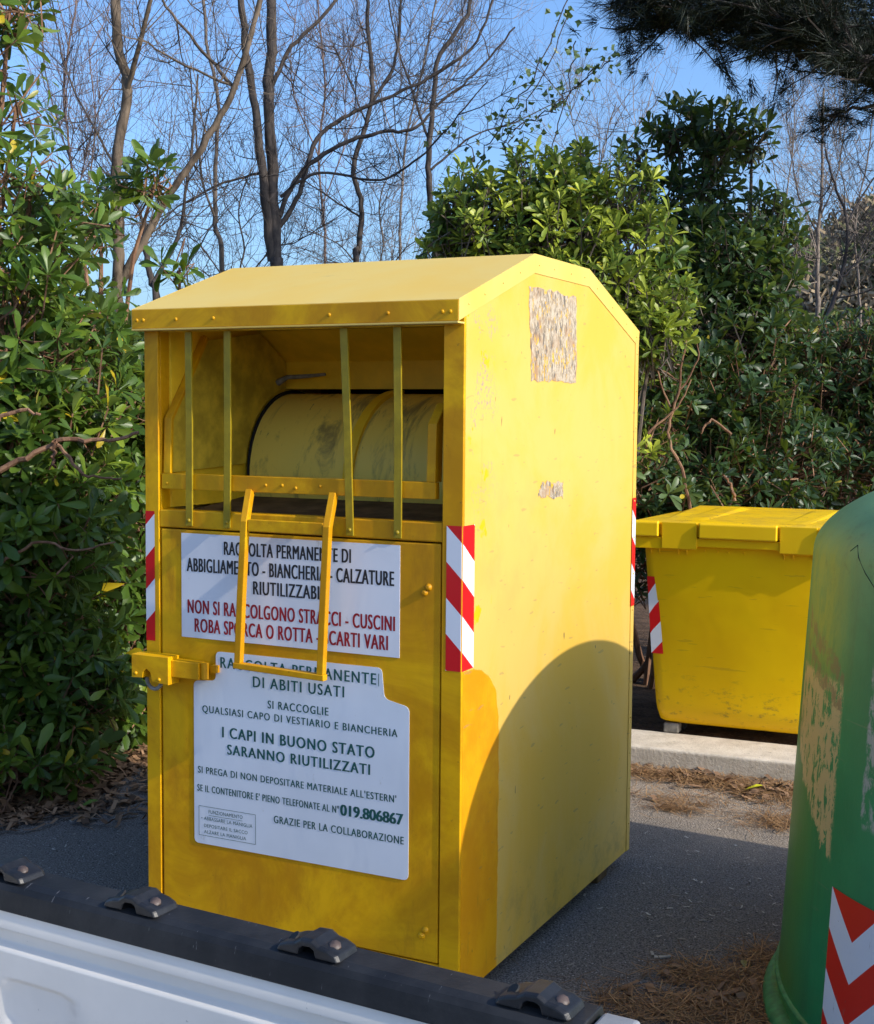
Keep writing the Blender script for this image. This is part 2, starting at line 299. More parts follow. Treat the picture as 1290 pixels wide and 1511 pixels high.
M = dict(front=steel_front(), side=steel_side((0,0,0)), roof=steel_roof(), drum=drum_mat(), stripes=stripe_mat(), white=label_mat('label_white', (0.74,0.76,0.80)),
    white2=label_mat('old_label_white', (0.68,0.735,0.80)), paper=torn_paper(), black=plain('black_ink', (0.018,0.018,0.02), 0.5), red=plain('red_ink', (0.33,0.006,0.014), 0.5), green=plain('green_ink', (0.008,0.085,0.075), 0.5),
    dark=plain('dark_interior', (0.02,0.016,0.01), 0.8, 0.2), rubber=plain('rubber', (0.018,0.017,0.016), 0.7, 0.3), rust=plain('rusty_shelf', (0.12,0.075,0.035), 0.8, 0.2, 0.4), inner=plain('inner_yellow', (0.88,0.55,0.02), 0.5, 0.4, 0.12, 6),
    barm=plain('bar_paint', (0.33,0.235,0.006), 0.42, 0.45, 0.15, 20), tin=plain('bare_metal', (0.22,0.21,0.18), 0.5, 0.5, 0.3, 40), chrome=plain('padlock_steel', (0.55,0.53,0.48), 0.35, 0.5, 0.2, 40, 0.8))

# ------------------------------------------------------------------ setting: ground, kerb, hills
def sheet(name, poly, z, mat):
    b = MB(); b.add([(x,y,z) for x,y in poly], [tuple(range(len(poly)))]); return tag(b.build(name, mat), kind='structure')
sheet('ground', [(-400,-400),(400,-400),(400,600),(-400,600)], G-0.008, soil())
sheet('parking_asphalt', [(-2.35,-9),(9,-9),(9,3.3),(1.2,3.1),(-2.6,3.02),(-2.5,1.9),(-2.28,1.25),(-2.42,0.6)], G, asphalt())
k = MB(); k.box((-0.95,0,G-0.02), (2.9,0.34,0.035)); kb = k.build('kerb', concrete(), bevel=0.012, seg=3); kb.location = (0,2.80,0); kb.rotation_euler = (0,0,R(3.2)); tag(kb, kind='structure')

# ------------------------------------------------------------------ the clothes bin
W, D, ZE, ZR, Y1, Y2, OV = 1.0414, 1.437, 1.870, 2.0383, 0.4682, 0.9226, 0.038
cb = empty('clothes_bin', (-W/2, D/2, G), 'tall yellow steel clothes collection bin with peaked roof, barred hatch and white notices', 'clothes bin'); cb['_w'] = (-W/2, D/2, G)
sheet('planting_bed', [(-9,3.04),(-0.95,3.06),(2.0,3.24),(9,3.6),(9,30),(-9,30)], 0.028, soil())
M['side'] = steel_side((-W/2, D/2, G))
prof = [(0.012,0.0),(D-0.003,0.0),(D-0.003,ZE-0.01),(Y2,ZR-0.006),(Y1,ZR-0.006),(0.012,ZE-0.01)]
for x0, x1 in ((-0.010,0.0),(-W,-W+0.010)):
    b = MB(); b.prism(prof, 0, x0, x1)
    if x1 == 0.0:                                   # rivets and the folded seam at the back edge
        b.box((0.0003,D-0.036,0.0), (0.003,D-0.002,ZE-0.03))
        for i in range(14): b.dome((0.003,D-0.019,0.1+i*0.13), (1,0,0), 0.0045, 0.003)
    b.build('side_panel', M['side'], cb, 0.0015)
b = MB(); b.box((-W+0.01,D-0.012,0.0), (-0.01,D-0.004,ZE-0.02)); b.build('back_panel', M['side'], cb)
# front posts
for x0, x1, ln in ((-W,-0.992,0), (-0.060,0.0,1)):
    b = MB(); b.box((x0,0.0,0.0), (x1,0.0115,ZE-0.035)); xi = x1 if ln == 0 else x0
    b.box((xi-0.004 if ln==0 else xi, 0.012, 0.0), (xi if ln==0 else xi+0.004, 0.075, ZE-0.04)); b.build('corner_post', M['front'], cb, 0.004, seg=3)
# roof: front slope, flat ridge, back slope, folded front fascia and folded verge strips
def roof():
    b = MB(); t = 0.006; x0, x1 = -W-0.012, 0.0006
    line = [(-OV,ZE),(Y1,ZR),(Y2,ZR),(D+0.006,ZE)]; low = [(p[0],p[1]-t) for p in line]
    b.prism(line + low[::-1], 0, x0, x1)
    b.box((x0,-OV,ZE-0.0565), (x1,-OV+0.006,ZE-0.0062)); b.box((x0,-OV-0.004,ZE-0.062), (x1,-0.001,ZE-0.057))      # fascia and its folded lip
    b.box((x0,D+0.001,ZE-0.03), (x1,D+0.0055,ZE-0.0065))
    for xa, xb in ((0.0008,0.0022),(-W-0.0155,-W-0.0125)):
        for (ya,za),(yb,zb) in zip(line[:-1], line[1:]):
            e = 0.056; b.prism([(ya,za),(yb,zb),(yb-(0.006 if yb>1.4 else 0),zb-e),(ya,za-e)], 0, xa, xb)
    for y_ in (0.02,0.12,0.24,0.36):
        b.dome((0.0022,y_,ZE-0.028+ (y_+OV)/(Y1+OV)*(ZR-ZE)), (1,0,0), 0.0036, 0.0025)
    for y_, z_ in ((0.5,ZR-0.03),(0.62,ZR-0.03),(0.76,ZR-0.03),(0.88,ZR-0.03),(1.0,ZR-0.055),(1.15,ZR-0.105),(1.3,ZR-0.15),(1.41,ZR-0.19)): b.dome((0.0022,y_,z_), (1,0,0), 0.0036, 0.0025)
    return b.build('roof', M['roof'], cb, 0.0025)
roof()
b = MB()
for x_ in (-1.035,-1.012,-0.895,-0.765,-0.385,-0.205,-0.045,-0.022): b.dome((x_,-OV-0.0022,ZE-0.032), (0,-1,0), 0.0055, 0.0035)
b.box((-W-0.0118,-OV-0.0022,ZE-0.0562), (0.0006,-OV-0.0002,ZE-0.002)); b.build('fascia', M['front'], cb, 0.001)
# sill, door, bottom rail
b = MB(); b.box((-0.9915,0.002,1.2345), (-0.0605,0.05,1.287)); b.build('sill', M['front'], cb, 0.004)
b = MB(); b.box((-0.9915,0.004,0.0), (-0.0605,0.04,0.083)); b.build('bottom_rail', M['front'], cb, 0.003)
b = MB(); b.box((-0.986,0.0025,0.087), (-0.0645,0.03,1.2305))
for p in ((-0.1,1.113),(-0.112,1.098),(-0.102,0.175),(-0.114,0.158)): b.dome((p[0],0.0025,p[1]), (0,-1,0), 0.011, 0.008)
door = b.build('door', M['front'], cb, 0.004, seg=3)
b = MB(); b.box((-0.9905,0.031,0.085), (-0.0615,0.034,1.233)); b.build('door_gap', M['dark'], cb)
# hopper: side walls, ceiling, stepped back wall, dark void
b = MB()
for xa, xb in ((-0.992,-0.984),(-0.068,-0.0605)): b.box((xa,0.052,1.29), (xb,0.90,1.845))
b.box((-0.983,0.012,1.838), (-0.069,0.90,1.845)); b.box((-0.991,0.0125,1.806), (-0.061,0.028,1.835))
b.prism([(0.664,1.652),(0.672,1.652),(0.672,1.747),(0.518,1.837),(0.508,1.837),(0.664,1.743)], 0, -0.983, -0.069); b.build('hopper_lining', M['inner'], cb, 0.001)
b = MB(); b.box((-0.983,0.95,1.0), (-0.069,0.96,1.84)); b.box((-0.983,0.05,1.20), (-0.069,0.95,1.21)); b.build('dark_void', M['dark'], cb)
b = MB(); b.prism([(0.0505,1.262),(0.46,1.300),(0.46,1.306),(0.0505,1.268)], 0, -0.983, -0.069); b.build('inner_shelf', M['rust'], cb)
# drum with its diagonal strap and dark disc for the shaded gap at its end
dc, dr = (0.69,1.375), 0.262
b = MB(); n = 40
vs = [(x, dc[0]-dr*math.cos(a), dc[1]+dr*math.sin(a)) for x in (-0.968,-0.069) for a in [R(-40)+R(230)*i/n for i in range(n+1)]]
b.add(vs, [(i,i+1,n+2+i,n+1+i) for i in range(n)]); drum = b.build('drum', M['drum'], cb, smooth=True)
b = MB(); vs = []
for i in range(21):
    a = R(-2 + 92*i/20); x = -0.612 + 0.04*i/20
    for o in (0,0.032):
        for rr in (dr-0.001,dr+0.012): vs.append((x+o, dc[0]-rr*math.cos(a), dc[1]+rr*math.sin(a)))
fs = []
for i in range(20):
    q = 4*i; fs += [(q+1,q+3,q+7,q+5),(q,q+1,q+5,q+4),(q+3,q+2,q+6,q+7)]
b.add(vs, fs); b.build('drum_strap', M['inner'], drum, smooth=False)
b = MB(); m = 48
vs = [(x, 0.694-rr*math.cos(2*math.pi*i/m), 1.381+rr*math.sin(2*math.pi*i/m)) for x in (-0.972,-0.963) for rr in (0.2675,) for i in range(m)]
b.add(vs, [(i,(i+1)%m,m+(i+1)%m,m+i) for i in range(m)] + [tuple(range(m,2*m))]); b.build('drum_gap_shade', M['rubber'], drum)  # dark disc added to paint the shade of the gap round the drum
b = MB(); b.prism([(0.03,1.395),(0.03,1.55),(0.122,1.676),(0.205,1.79),(0.50,1.830),(0.655,1.742)] + [(0.694-0.277*math.cos(R(q)), 1.381+0.277*math.sin(R(q))) for q in range(82,2,-4)], 0, -0.9722, -0.9708); b.build('cheek_plate', plain('cheek_olive', (0.56,0.39,0.03), 0.5, 0.3, 0.3, 9), cb)
b = MB(); b.tube([(-0.968,0.60,1.672),(-0.93,0.60,1.690),(-0.87,0.61,1.693),(-0.79,0.61,1.699)], [0.012,0.008,0.007,0.005], 6); b.build('bent_strip', M['tin'], cb)
# tipping tray: front bar, two uprights that turn back, pull handle
b = MB(); b.box((-0.985,0.006,1.348), (-0.084,0.030,1.393))
for x_ in (-0.965,-0.62,-0.565,-0.52,-0.44): b.dome((x_,0.006,1.368+0.004*math.sin(x_*40)), (0,-1,0), 0.005, 0.004)
for x_, s_ in ((-0.969,1),(-0.100,-1)):
    pts = [(x_,0.016,1.3935),(x_,0.022,1.553),(x_,0.118,1.682),(x_,0.20,1.80)] if s_ == 1 else [(x_,0.016,1.3935),(x_,0.022,1.545),(x_,0.075,1.60)]
    b.sq(pts, 0.026, 0.012); b.sq([(p[0]-s_*0.010,p[1]+0.020,p[2]) for p in pts], 0.006, 0.03)
tray = b.build('chute_flap', M['front'], cb, 0.002)
b = MB()
b.sq([(-0.672,0.004,1.352),(-0.650,-0.052,1.268),(-0.660,-0.056,1.06),(-0.670,-0.056,0.868)], 0.021, 0.020)
b.sq([(-0.396,0.004,1.352),(-0.381,-0.052,1.264),(-0.389,-0.056,1.06),(-0.398,-0.056,0.860)], 0.021, 0.020)
b.add([], [])
b.prism([(-0.683,0.869),(-0.385,0.860),(-0.385,0.843),(-0.683,0.852)], 1, -0.0675, -0.0445); b.box((-0.638,-0.058,1.243), (-0.393,-0.046,1.276)); b.build('pull_handle', M['front'], tray, 0.002)
# four flat guard bars screwed to the sill
for xt, xb in ((-0.880,-0.880),(-0.744,-0.747),(-0.362,-0.340),(-0.197,-0.192)):
    b = MB(); h = 0.0115
    zb = 1.243 if xb < -0.5 else 1.240
    b.prism([(xb-h,zb),(xb+h,zb),((xb+xt)/2+h+0.002,1.53),(xt+h,1.804),(xt-h,1.804),((xb+xt)/2-h+0.002,1.53)], 1, -0.0045, 0.0015); b.dome((xb,-0.0045,zb+0.016), (0,-1,0), 0.006, 0.005)
    b.build('guard_bar', M['barm'], cb, 0.001)
# hasp with hidden padlock
b = MB(); b.prism([(-1.046,0.792),(-1.006,0.794),(-1.003,0.812),(-0.992,0.822),(-0.978,0.812),(-0.972,0.785),(-0.912,0.780),(-0.912,0.862),(-1.046,0.862)], 1, -0.064, -0.0105); b.box((-0.9115,-0.050,0.803), (-0.815,-0.012,0.852))
for p in ((-1.03,0.806),(-0.945,0.794)): b.dome((p[0],-0.064,p[1]), (0,-1,0), 0.006, 0.005)
hasp = b.build('hasp', M['front'], cb, 0.004)
b = MB(); b.tube([(-0.806,-0.032,0.804),(-0.806,-0.032,0.851)], 0.012, 10); b.box((-0.797,-0.018,0.82), (-0.776,0.0,0.842)); b.build('hinge_pin', M['front'], hasp, 0.001)
b = MB(); b.tube([(-0.985+0.028*math.cos(a), -0.035, 0.79+0.032*math.sin(a)) for a in np.linspace(R(180),R(360),12)], 0.006, 8); b.build('padlock_shackle', M['tin'], hasp)
# feet under the panels
for x_, y_ in ((-0.09,0.14),(-0.09,1.24),(-0.95,0.14),(-0.95,1.24)):
    b = MB(); b.box((x_-0.06,y_-0.05,G), (x_+0.06,y_+0.05,-0.012)); b.box((x_-0.04,y_-0.04,-0.012), (x_+0.04,y_+0.04,-0.001)); b.build('foot', M['rust'], cb, 0.006)
b = MB(); b.box((-W+0.012,0.045,0.0), (-0.012,D-0.014,0.006)); b.build('floor_plate', M['dark'], cb)
# reflective stickers (uv in metres)
ZT, ZB = 1.281, 0.894
def sticker(segs, z0, z1, label=None, parent=cb, du=0.0, sgn=1):
    """segs: list of (point, u) along the strip; uv.y falls from the top"""
    b = MB(); vs = []; uv = []
    for (x,y), u in segs: vs += [(x,y,z0),(x,y,z1)]; uv += [(sgn*u+du,z0-z1),(sgn*u+du,0.0)]
    b.add(vs, [(2*i,2*i+2,2*i+3,2*i+1) for i in range(len(segs)-1)], uv)
    o = b.build('reflective_sticker', M['stripes'], parent); return o
sticker([((-0.0465,-0.0008),0),((-0.003,-0.0008),0.0435),((0.0008,0.003),0.048),((0.0008,0.074),0.100)], ZB, ZT, du=0.0)
sticker([((-W+0.001,-0.0008),0),((-1.0075,-0.0008),0.034)], ZB, ZT, sgn=-1, du=0.042)
sticker([((0.0037,D-0.040),0),((0.0037,D-0.001),0.036)], ZB, ZT, du=0.04)
# torn paper on the side
def patch(poly, name, mat, parent, x):
    P = []
    for i in range(len(poly)):
        a, c = poly[i], poly[(i+1)%len(poly)]
        for k in range(14): 
            t = k/14; P.append((a[0]+(c[0]-a[0])*t+random.uniform(-1,1)*0.0055, a[1]+(c[1]-a[1])*t+random.uniform(-1,1)*0.006))
    b = MB(); b.prism(P, 0, x, x+0.0008); return b.build(name, mat, parent)
tag(patch([(0.427,1.946),(0.812,1.940),(0.824,1.673),(0.456,1.673)], 'torn_poster', M['paper'], cb, 0.0003), 'scraped rectangle of old poster paper under the roof peak')
tag(patch([(0.553,1.375),(0.719,1.368),(0.721,1.317),(0.515,1.332)], 'torn_poster', M['paper'], cb, 0.0003), 'small scrap of torn paper left mid panel')

# ------------------------------------------------------------------ lettering
def text_mesh(s, spacing=1.0, bold=0.0):
    cu = bpy.data.curves.new('lettering', 'FONT'); cu.body = s; cu.size = 1; cu.space_character = spacing; cu.offset = bold; cu.resolution_u = 4
    o = bpy.data.objects.new('lettering', cu); C.objects.link(o); dg = bpy.context.evaluated_depsgraph_get()
    me = bpy.data.meshes.new_from_object(o.evaluated_get(dg)); bpy.data.objects.remove(o); bpy.data.curves.remove(cu)
    V = np.array([v.co for v in me.vertices]); F = [tuple(p.vertices) for p in me.polygons]; bpy.data.meshes.remove(me); return V, F
CAPS = text_mesh('H')[0]; CAP_H = CAPS[:,1].max()
def line(b, s, x0, x1, zbase, zcap, y, spacing=1.0, bold=0.0):
    """fit one line of lettering on the front plane between x0 and x1"""
    V, F = text_mesh(s, spacing, 0.0); sx = (x1-x0)/(V[:,0].max()-V[:,0].min()); sz = (zcap-zbase)/CAP_H
    for q in range(3 if bold else 1):
        b.add([(x0+(v[0]-V[:,0].min())*sx + (q-1)*bold*(zcap-zbase) if bold else x0+(v[0]-V[:,0].min())*sx, y-q*0.00006, zbase+v[1]*sz) for v in V], F)
def fp(x, y):
    """photograph pixel to the bin's front plane"""
    d = CF + CR*(x-645)/FPX - CU*(y-755.5)/FPX; t = -CAM[1]/d[1]; p = CAM + d*t; return p[0], p[2]
def lines(dest, rows, ox, oy, sc_, y, spacing=1.0, bold=0.0):
    for s, l, r, tp in rows:
        x0, zl = fp(l[0]/sc_+ox, l[1]/sc_+oy); x1, zr = fp(r[0]/sc_+ox, r[1]/sc_+oy); _, zt = fp(l[0]/sc_+ox, tp/sc_+oy); zb = (zl+zr)/2; b = MB()
        line(b, s, x0, x1, zb, zb+(zt-zl), y, spacing, bold); b.build('lettering', dest[0], dest[1])
Yl = -0.0002
b = MB(); b.box((-0.911,0.0004,0.915), (-0.186,0.0018,1.221)); top = tag(b.build('notice', M['white'], door), 'newer white rectangular notice with black and red capitals')
lines((M['black'], top), [('RACCOLTA PERMANENTE DI',(343,190),(797,222),143), ('ABBIGLIAMENTO - BIANCHERIA - CALZATURE',(210,248),(952,306),200), ('RIUTILIZZABILI',(448,335),(716,353),288)], 190, 740, 2.434, Yl, 1.14, 0.040)
lines((M['red'], top), [('NON SI RACCOLGONO STRACCI - CUSCINI',(213,398),(955,467),350), ('ROBA SPORCA O ROTTA - SCARTI VARI',(238,467),(930,535),419)], 190, 740, 2.434, Yl, 1.14, 0.040)
def rounded(poly, r):
    P = []; n = len(poly)
    for i in range(n):
        p, a, c = Vector(poly[i]), Vector(poly[i-1]), Vector(poly[(i+1)%n]); u = (a-p).normalized()*r; v = (c-p).normalized()*r
        for k in range(6):
            t = k/5; P.append(tuple(p + u*(1-t)**2 + v*t**2))
    return P
b = MB(); b.prism(rounded([(-0.869,0.304),(-0.155,0.304),(-0.155,0.783),(-0.232,0.799),(-0.240,0.883),(-0.790,0.881),(-0.790,0.795),(-0.869,0.788)], 0.016), 1, 0.0005, 0.0018); low = tag(b.build('notice', M['white2'], door), 'older stepped white notice with green capitals')
lines((M['green'], low), [('RACCOLTA PERMANENTE',(330,600),(888,655),562), ('DI ABITI USATI',(447,668),(773,702),630), ('SI RACCOGLIE',(500,745),(717,767),717), ('QUALSIASI CAPO DI VESTIARIO E BIANCHERIA',(265,757),(965,846),732)], 190, 740, 2.434, Yl, 1.22, 0.036)
b = MB(); x0, z0 = fp(898/2.434+190, 664/2.434+740); b.box((x0-0.001,Yl,z0), (x0+0.0008,Yl-0.0003,z0+0.035)); b.build('pen_stroke', M['green'], low)
Q = lambda rows, sp=1.0, bd=0.02: lines((M['green'], low), rows, 190, 1000, 2.263, Yl, sp, bd)
Q([('I CAPI IN BUONO STATO',(313,198),(820,270),163), ('SARANNO RIUTILIZZATI',(330,255),(805,326),222)], 1.2, 0.048)
Q([("SI PREGA DI NON DEPOSITARE MATERIALE ALL'ESTERN'",(232,312),(893,423),290), ("SE IL CONTENITORE E' PIENO TELEFONATE AL N\u00b0",(230,380),(702,450),358), ('GRAZIE PER LA COLLABORAZIONE',(485,482),(918,560),458)], 1.16, 0.034)
Q([('019.806867',(708,460),(915,492),424)], 1.0, 0.07)
Q([('FUNZIONAMENTO',(267,455),(380,471),443), ('\u2022 ABBASSARE LA MANIGLIA',(243,475),(413,500),464), ('DEPOSITARE IL SACCO',(252,500),(397,522),489), ('ALZARE LA MANIGLIA',(252,520),(392,542),509)], 1.1, 0.0)
bx0, bz1 = fp(234/2.263+190, 426/2.263+1000); bx1, bz0 = fp(424/2.263+190, 558/2.263+1000)
b = MB(); u0, uz = fp(267/2.263+190, 459/2.263+1000); u1, _ = fp(380/2.263+190, 474/2.263+1000); b.box((u0,Yl-0.0003,uz-0.001), (u1,Yl,uz))
b.build('underline', M['green'], low)
b = MB(); t_ = 0.0013; o_ = [(bx0,bz0),(bx1,bz0),(bx1,bz1),(bx0,bz1)]; i_ = [(bx0+t_,bz0+t_),(bx1-t_,bz0+t_),(bx1-t_,bz1-t_),(bx0+t_,bz1-t_)]
b.add([(x,Yl,z) for x,z in o_+i_], [(k,(k+1)%4,4+(k+1)%4,4+k) for k in range(4)]); b.build('box_border', M['green'], low)

# ------------------------------------------------------------------ green bell bank
BELL = (1.74, 0.78)
bb = empty('bottle_bank', (*BELL, G), 'large scuffed green bell-shaped bottle bank with a red and white chevron panel', 'bottle bank')
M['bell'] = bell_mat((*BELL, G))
R0, R1, ZS, ZH, NN = 1.036, 0.968, 1.212, 1.512, 1.93
pf = [(R0-0.012,G+0.03),(R0-0.001,0.0)] + [(R0+(R1-R0)*(i*0.1*ZS-G)/(ZS-G), ZS*i/10) for i in range(1,11)] + [(R1*math.sqrt(max(0,1-t**NN)), ZS+(ZH-ZS)*t) for t in list(np.linspace(0.04,0.9,22))+[0.93,0.96,0.98,0.993,1.0]]
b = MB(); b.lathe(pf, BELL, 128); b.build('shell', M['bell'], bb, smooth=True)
M['rim'] = plain('bell_rim_green', (0.035,0.21,0.075), 0.45, 0.45, 0.3, 25)
b = MB(); b.lathe([(R0-0.01,0.042),(R0+0.001,0.041),(R0+0.006,0.036),(R0+0.006,0.031),(R0+0.001,0.026),(R0-0.01,0.025)], BELL, 128); b.build('bead', M['rim'], bb, smooth=True)
b = MB(); b.lathe([(R0-0.02,-0.012),(R0+0.010,-0.014),(R0+0.030,-0.024),(R0+0.036,-0.036),(R0+0.038,G+0.002),(R0-0.02,G+0.002)], BELL, 128); b.build('base_flange', M['rim'], bb, smooth=True)
b = MB(); b.tube([(BELL[0]+0.11*math.cos(a), BELL[1], ZH+0.02+0.11*math.sin(a)) for a in np.linspace(0,math.pi,14)], 0.012, 8); b.build('lifting_ring', M['tin'], bb, smooth=True)
def bell_r(z): return R0+(R1-R0)*(z-G)/(ZS-G) if z < ZS else R1*math.sqrt(max(0,1-((z-ZS)/(ZH-ZS))**NN))
b = MB(); vs = []; uv = []; na, nz = 14, 10
for i in range(na+1):
    u = -0.1035+0.207*i/na
    for j in range(nz+1):
        z = 0.022+0.40*j/nz; r = bell_r(z)+0.0022; a = R(-136.15)+u/1.015; vs.append((BELL[0]+r*math.cos(a), BELL[1]+r*math.sin(a), z)); uv.append((u,z))
b.add(vs, [(i*(nz+1)+j,(i+1)*(nz+1)+j,(i+1)*(nz+1)+j+1,i*(nz+1)+j+1) for i in range(na) for j in range(nz)], uv); b.build('chevron_panel', chevron_mat(), bb, smooth=True)
b = MB(); crk = []
for a, z in ((-145.5,1.245),(-144.2,1.262),(-142.5,1.235),(-140,1.20),(-137,1.165),(-134,1.14)):
    r = bell_r(z)+0.0005; crk.append((BELL[0]+r*math.cos(R(a)), BELL[1]+r*math.sin(R(a)), z))
b.tube(crk, [0.0006,0.001,0.0012,0.001,0.001,0.0006], 5); b.build('crack', M['rubber'], bb)

# ------------------------------------------------------------------ yellow wheeled bin
BX = -0.012
yb = empty('wheeled_bin', (BX, 3.55, 0.035), 'yellow plastic four-wheeled rubbish bin with lid standing on the concrete kerb', 'wheeled bin')
M['bin'] = bin_mat(); M['lid'] = lid_mat()
def rrect(hx, y0, y1, r, n=6):
    P = []
    for cx, cy, a0 in ((hx-r,y1-r,0),(-hx+r,y1-r,90),(-hx+r,y0+r,180),(hx-r,y0+r,270)):
        for k in range(n+1): a = R(a0+90*k/n); P.append((BX+cx+r*math.cos(a), cy+r*math.sin(a)))
    return P
b = MB(); lv = [(0.085,0.375,3.15,3.93,0.05),(0.098,0.395,3.125,3.95,0.06),(0.15,0.405,3.10,3.96,0.06),(0.19,0.410,3.097,3.965,0.055),(0.55,0.432,3.058,4.0,0.055),(0.97,0.457,3.012,4.04,0.05)]
vs = []; 
for z, hx, y0, y1, r in lv: vs += [(x,y,z) for x,y in rrect(hx,y0,y1,r)]
m = 28; b.add(vs, [(i*m+k,i*m+(k+1)%m,(i+1)*m+(k+1)%m,(i+1)*m+k) for i in range(len(lv)-1) for k in range(m)] + [tuple(range(m-1,-1,-1))]); b.build('body', M['bin'], yb, smooth=True)
b = MB(); b.prism([(BX-0.52,0.946),(BX-0.215,0.946),(BX-0.185,0.963),(BX+0.175,0.963),(BX+0.205,0.946),(BX+0.52,0.946),(BX+0.52,1.002),(BX-0.52,1.002)], 1, 2.978, 3.03)
for s_ in (-1,1): b.box((BX+s_*0.455,3.031,0.946), (BX+s_*0.52,4.05,1.002))
b.box((BX-0.454,4.04,0.946), (BX+0.454,4.09,1.002))
for x_ in (-0.415,-0.375,-0.285,-0.245,-0.16,-0.1,-0.05,0.02,0.205,0.245,0.335,0.375):
    ln = 0.085 if abs(x_) > 0.19 else 0.03
    b.prism([(3.0,0.9455),(3.05,0.9455),(3.05,0.945-ln)], 0, BX+x_-0.003, BX+x_+0.003)
b.build('rim', M['bin'], yb, 0.006)
b = MB()
b.add([(BX-0.525,2.99,1.004),(BX+0.525,2.99,1.004),(BX+0.525,4.11,1.004),(BX-0.525,4.11,1.004),(BX-0.515,2.985,1.072),(BX+0.515,2.985,1.072),(BX+0.515,4.1,1.05),(BX-0.515,4.1,1.05),
       (BX-0.36,3.02,1.079),(BX+0.36,3.02,1.079),(BX+0.40,4.0,1.088),(BX-0.40,4.0,1.088)],
      [(0,3,2,1),(0,1,5,4),(1,2,6,5),(2,3,7,6),(3,0,4,7),(4,5,9,8),(5,6,10,9),(6,7,11,10),(7,4,8,11),(8,9,10,11)])
lid = b.build('lid', M['lid'], yb, 0.012, seg=3)
for xa, xb in ((-0.524,-0.37),(-0.178,0.179),(0.37,0.524)):
    b = MB(); b.prism([(2.955,1.004),(2.9835,1.004),(2.9835,1.078),(2.965,1.078),(2.955,1.070)], 0, BX+xa, BX+xb); b.build('lid_grip', M['lid'], lid, 0.008, seg=3)
for xa, xb in ((-0.355,-0.19),(0.19,0.355)):
    b = MB(); b.prism([(2.9715,0.950),(2.9765,0.950),(2.9765,1.0035),(2.9845,1.0035),(2.9845,1.074),(2.966,1.074)], 0, BX+xa, BX+xb); b.build('lid_block', M['lid'], lid, 0.003)
b = MB()
for x_ in (-0.30,0.18):
    b.add([(BX+x_,3.03,1.080),(BX+x_+0.12,3.03,1.080),(BX+x_+0.20,3.85,1.087),(BX+x_+0.02,3.85,1.087),(BX+x_+0.02,3.06,1.08085),(BX+x_+0.09,3.06,1.0828),(BX+x_+0.16,3.8,1.097),(BX+x_+0.06,3.8,1.095)], [(0,1,5,4),(1,2,6,5),(2,3,7,6),(3,0,4,7),(4,5,6,7)])
b.build('lid_ridge', M['lid'], lid, 0.003)
def bin_sticker():
    b = MB(); vs = []; uv = []
    for x, z, u, v in ((-0.430,0.430,0,-0.375),(-0.372,0.430,0.058,-0.375),(-0.402,0.806,0.066,0),(-0.449,0.806,0,0)):
        y = 3.097+(3.02-3.097)*(z-0.19)/(0.94-0.19)-0.003; vs.append((x,y,z)); uv.append((-u+0.086,v))
    b.add(vs, [(0,1,2,3)], uv); b.build('reflective_sticker', M['stripes'], yb)
bin_sticker()
M['wheel'] = plain('caster_rubber', (0.03,0.03,0.03), 0.7, 0.3)
for x_, y_ in ((-0.30,3.22),(0.30,3.22),(-0.30,3.86),(0.30,3.86)):
    b = MB(); b.tube([(BX+x_-0.018,y_,0.062),(BX+x_+0.018,y_,0.062)], 0.027, 16); b.box((BX+x_-0.026,y_-0.02,0.05), (BX+x_-0.020,y_+0.02,0.0845)); b.box((BX+x_+0.020,y_-0.02,0.05), (BX+x_+0.026,y_+0.02,0.0845)); b.build('caster', M['wheel'], yb, 0.002)
b = MB(); b.box((BX-0.365,3.12,0.036), (BX-0.29,3.19,0.083)); b.build('foot_block', plain('grey_block', (0.22,0.20,0.17), 0.9, 0.2, 0.3, 30), yb, 0.008)

yb.rotation_euler = (0,0,R(3.2)); yb.location.x -= 0.028
# ------------------------------------------------------------------ white pickup: far side wall of the load bed
pk = empty('pickup_truck', (0.60,-1.78,G), 'white pickup truck load bed with black rail and tie-down hooks, cropped by the frame', 'pickup truck')
def zp(x, y, z):
    d = CF + CR*(x-645)/FPX - CU*(y-755.5)/FPX; return CAM + d*(z-CAM[2])/d[2]
RP0, RP1 = zp(31,1278,0.9), zp(889,1484,0.9)          # the rail's far edge
PA = math.atan2(RP1[1]-RP0[1], RP1[0]-RP0[0]); RL = math.hypot(*(RP1-RP0)[:2])
PM = Matrix.Translation((RP0[0],RP0[1],0.9)) @ Matrix.Rotation(PA, 4, 'Z')      # local: x along the rail, -y towards the load bed, z from the rail top
def loc(b):
    b.v = [tuple(PM @ Vector(p)) for p in b.v]; return b
def truck_white():
    t = NT('truck_white'); v = t.obj(); n = t.noise(v, 4, 5); c = t.mix(t.step(n, 0.35, 0.7), (0.60,0.575,0.53), (0.66,0.63,0.58))
    c = t.mix(t.math('MULTIPLY', t.step(t.noise(v, 60, 4, 0.7), 0.68, 0.74), 0.6), c, (0.25,0.25,0.24)); t.out(c, 0.35, 0.5); t.b.inputs['Coat Weight'].default_value = 0.4; return t.m
M['truck'] = truck_white()
def rail_mat():
    t = NT('rail_plastic'); v = t.obj(); n = t.noise(v, 7, 6, 0.7); c = t.mix(t.step(n, 0.35, 0.7), (0.011,0.012,0.014), (0.027,0.028,0.030)); c = t.mix(t.math('MULTIPLY', t.step(t.noise(t.obj(scale=(8,1,1)), 30, 4), 0.68, 0.72), 0.5), c, (0.25,0.25,0.26))
    t.bump(t.noise(v, 140, 3), 0.15, 0.003); return t.out(c, 0.5, 0.22)
M['rail'] = rail_mat()
XL, XR = -1.25, RL
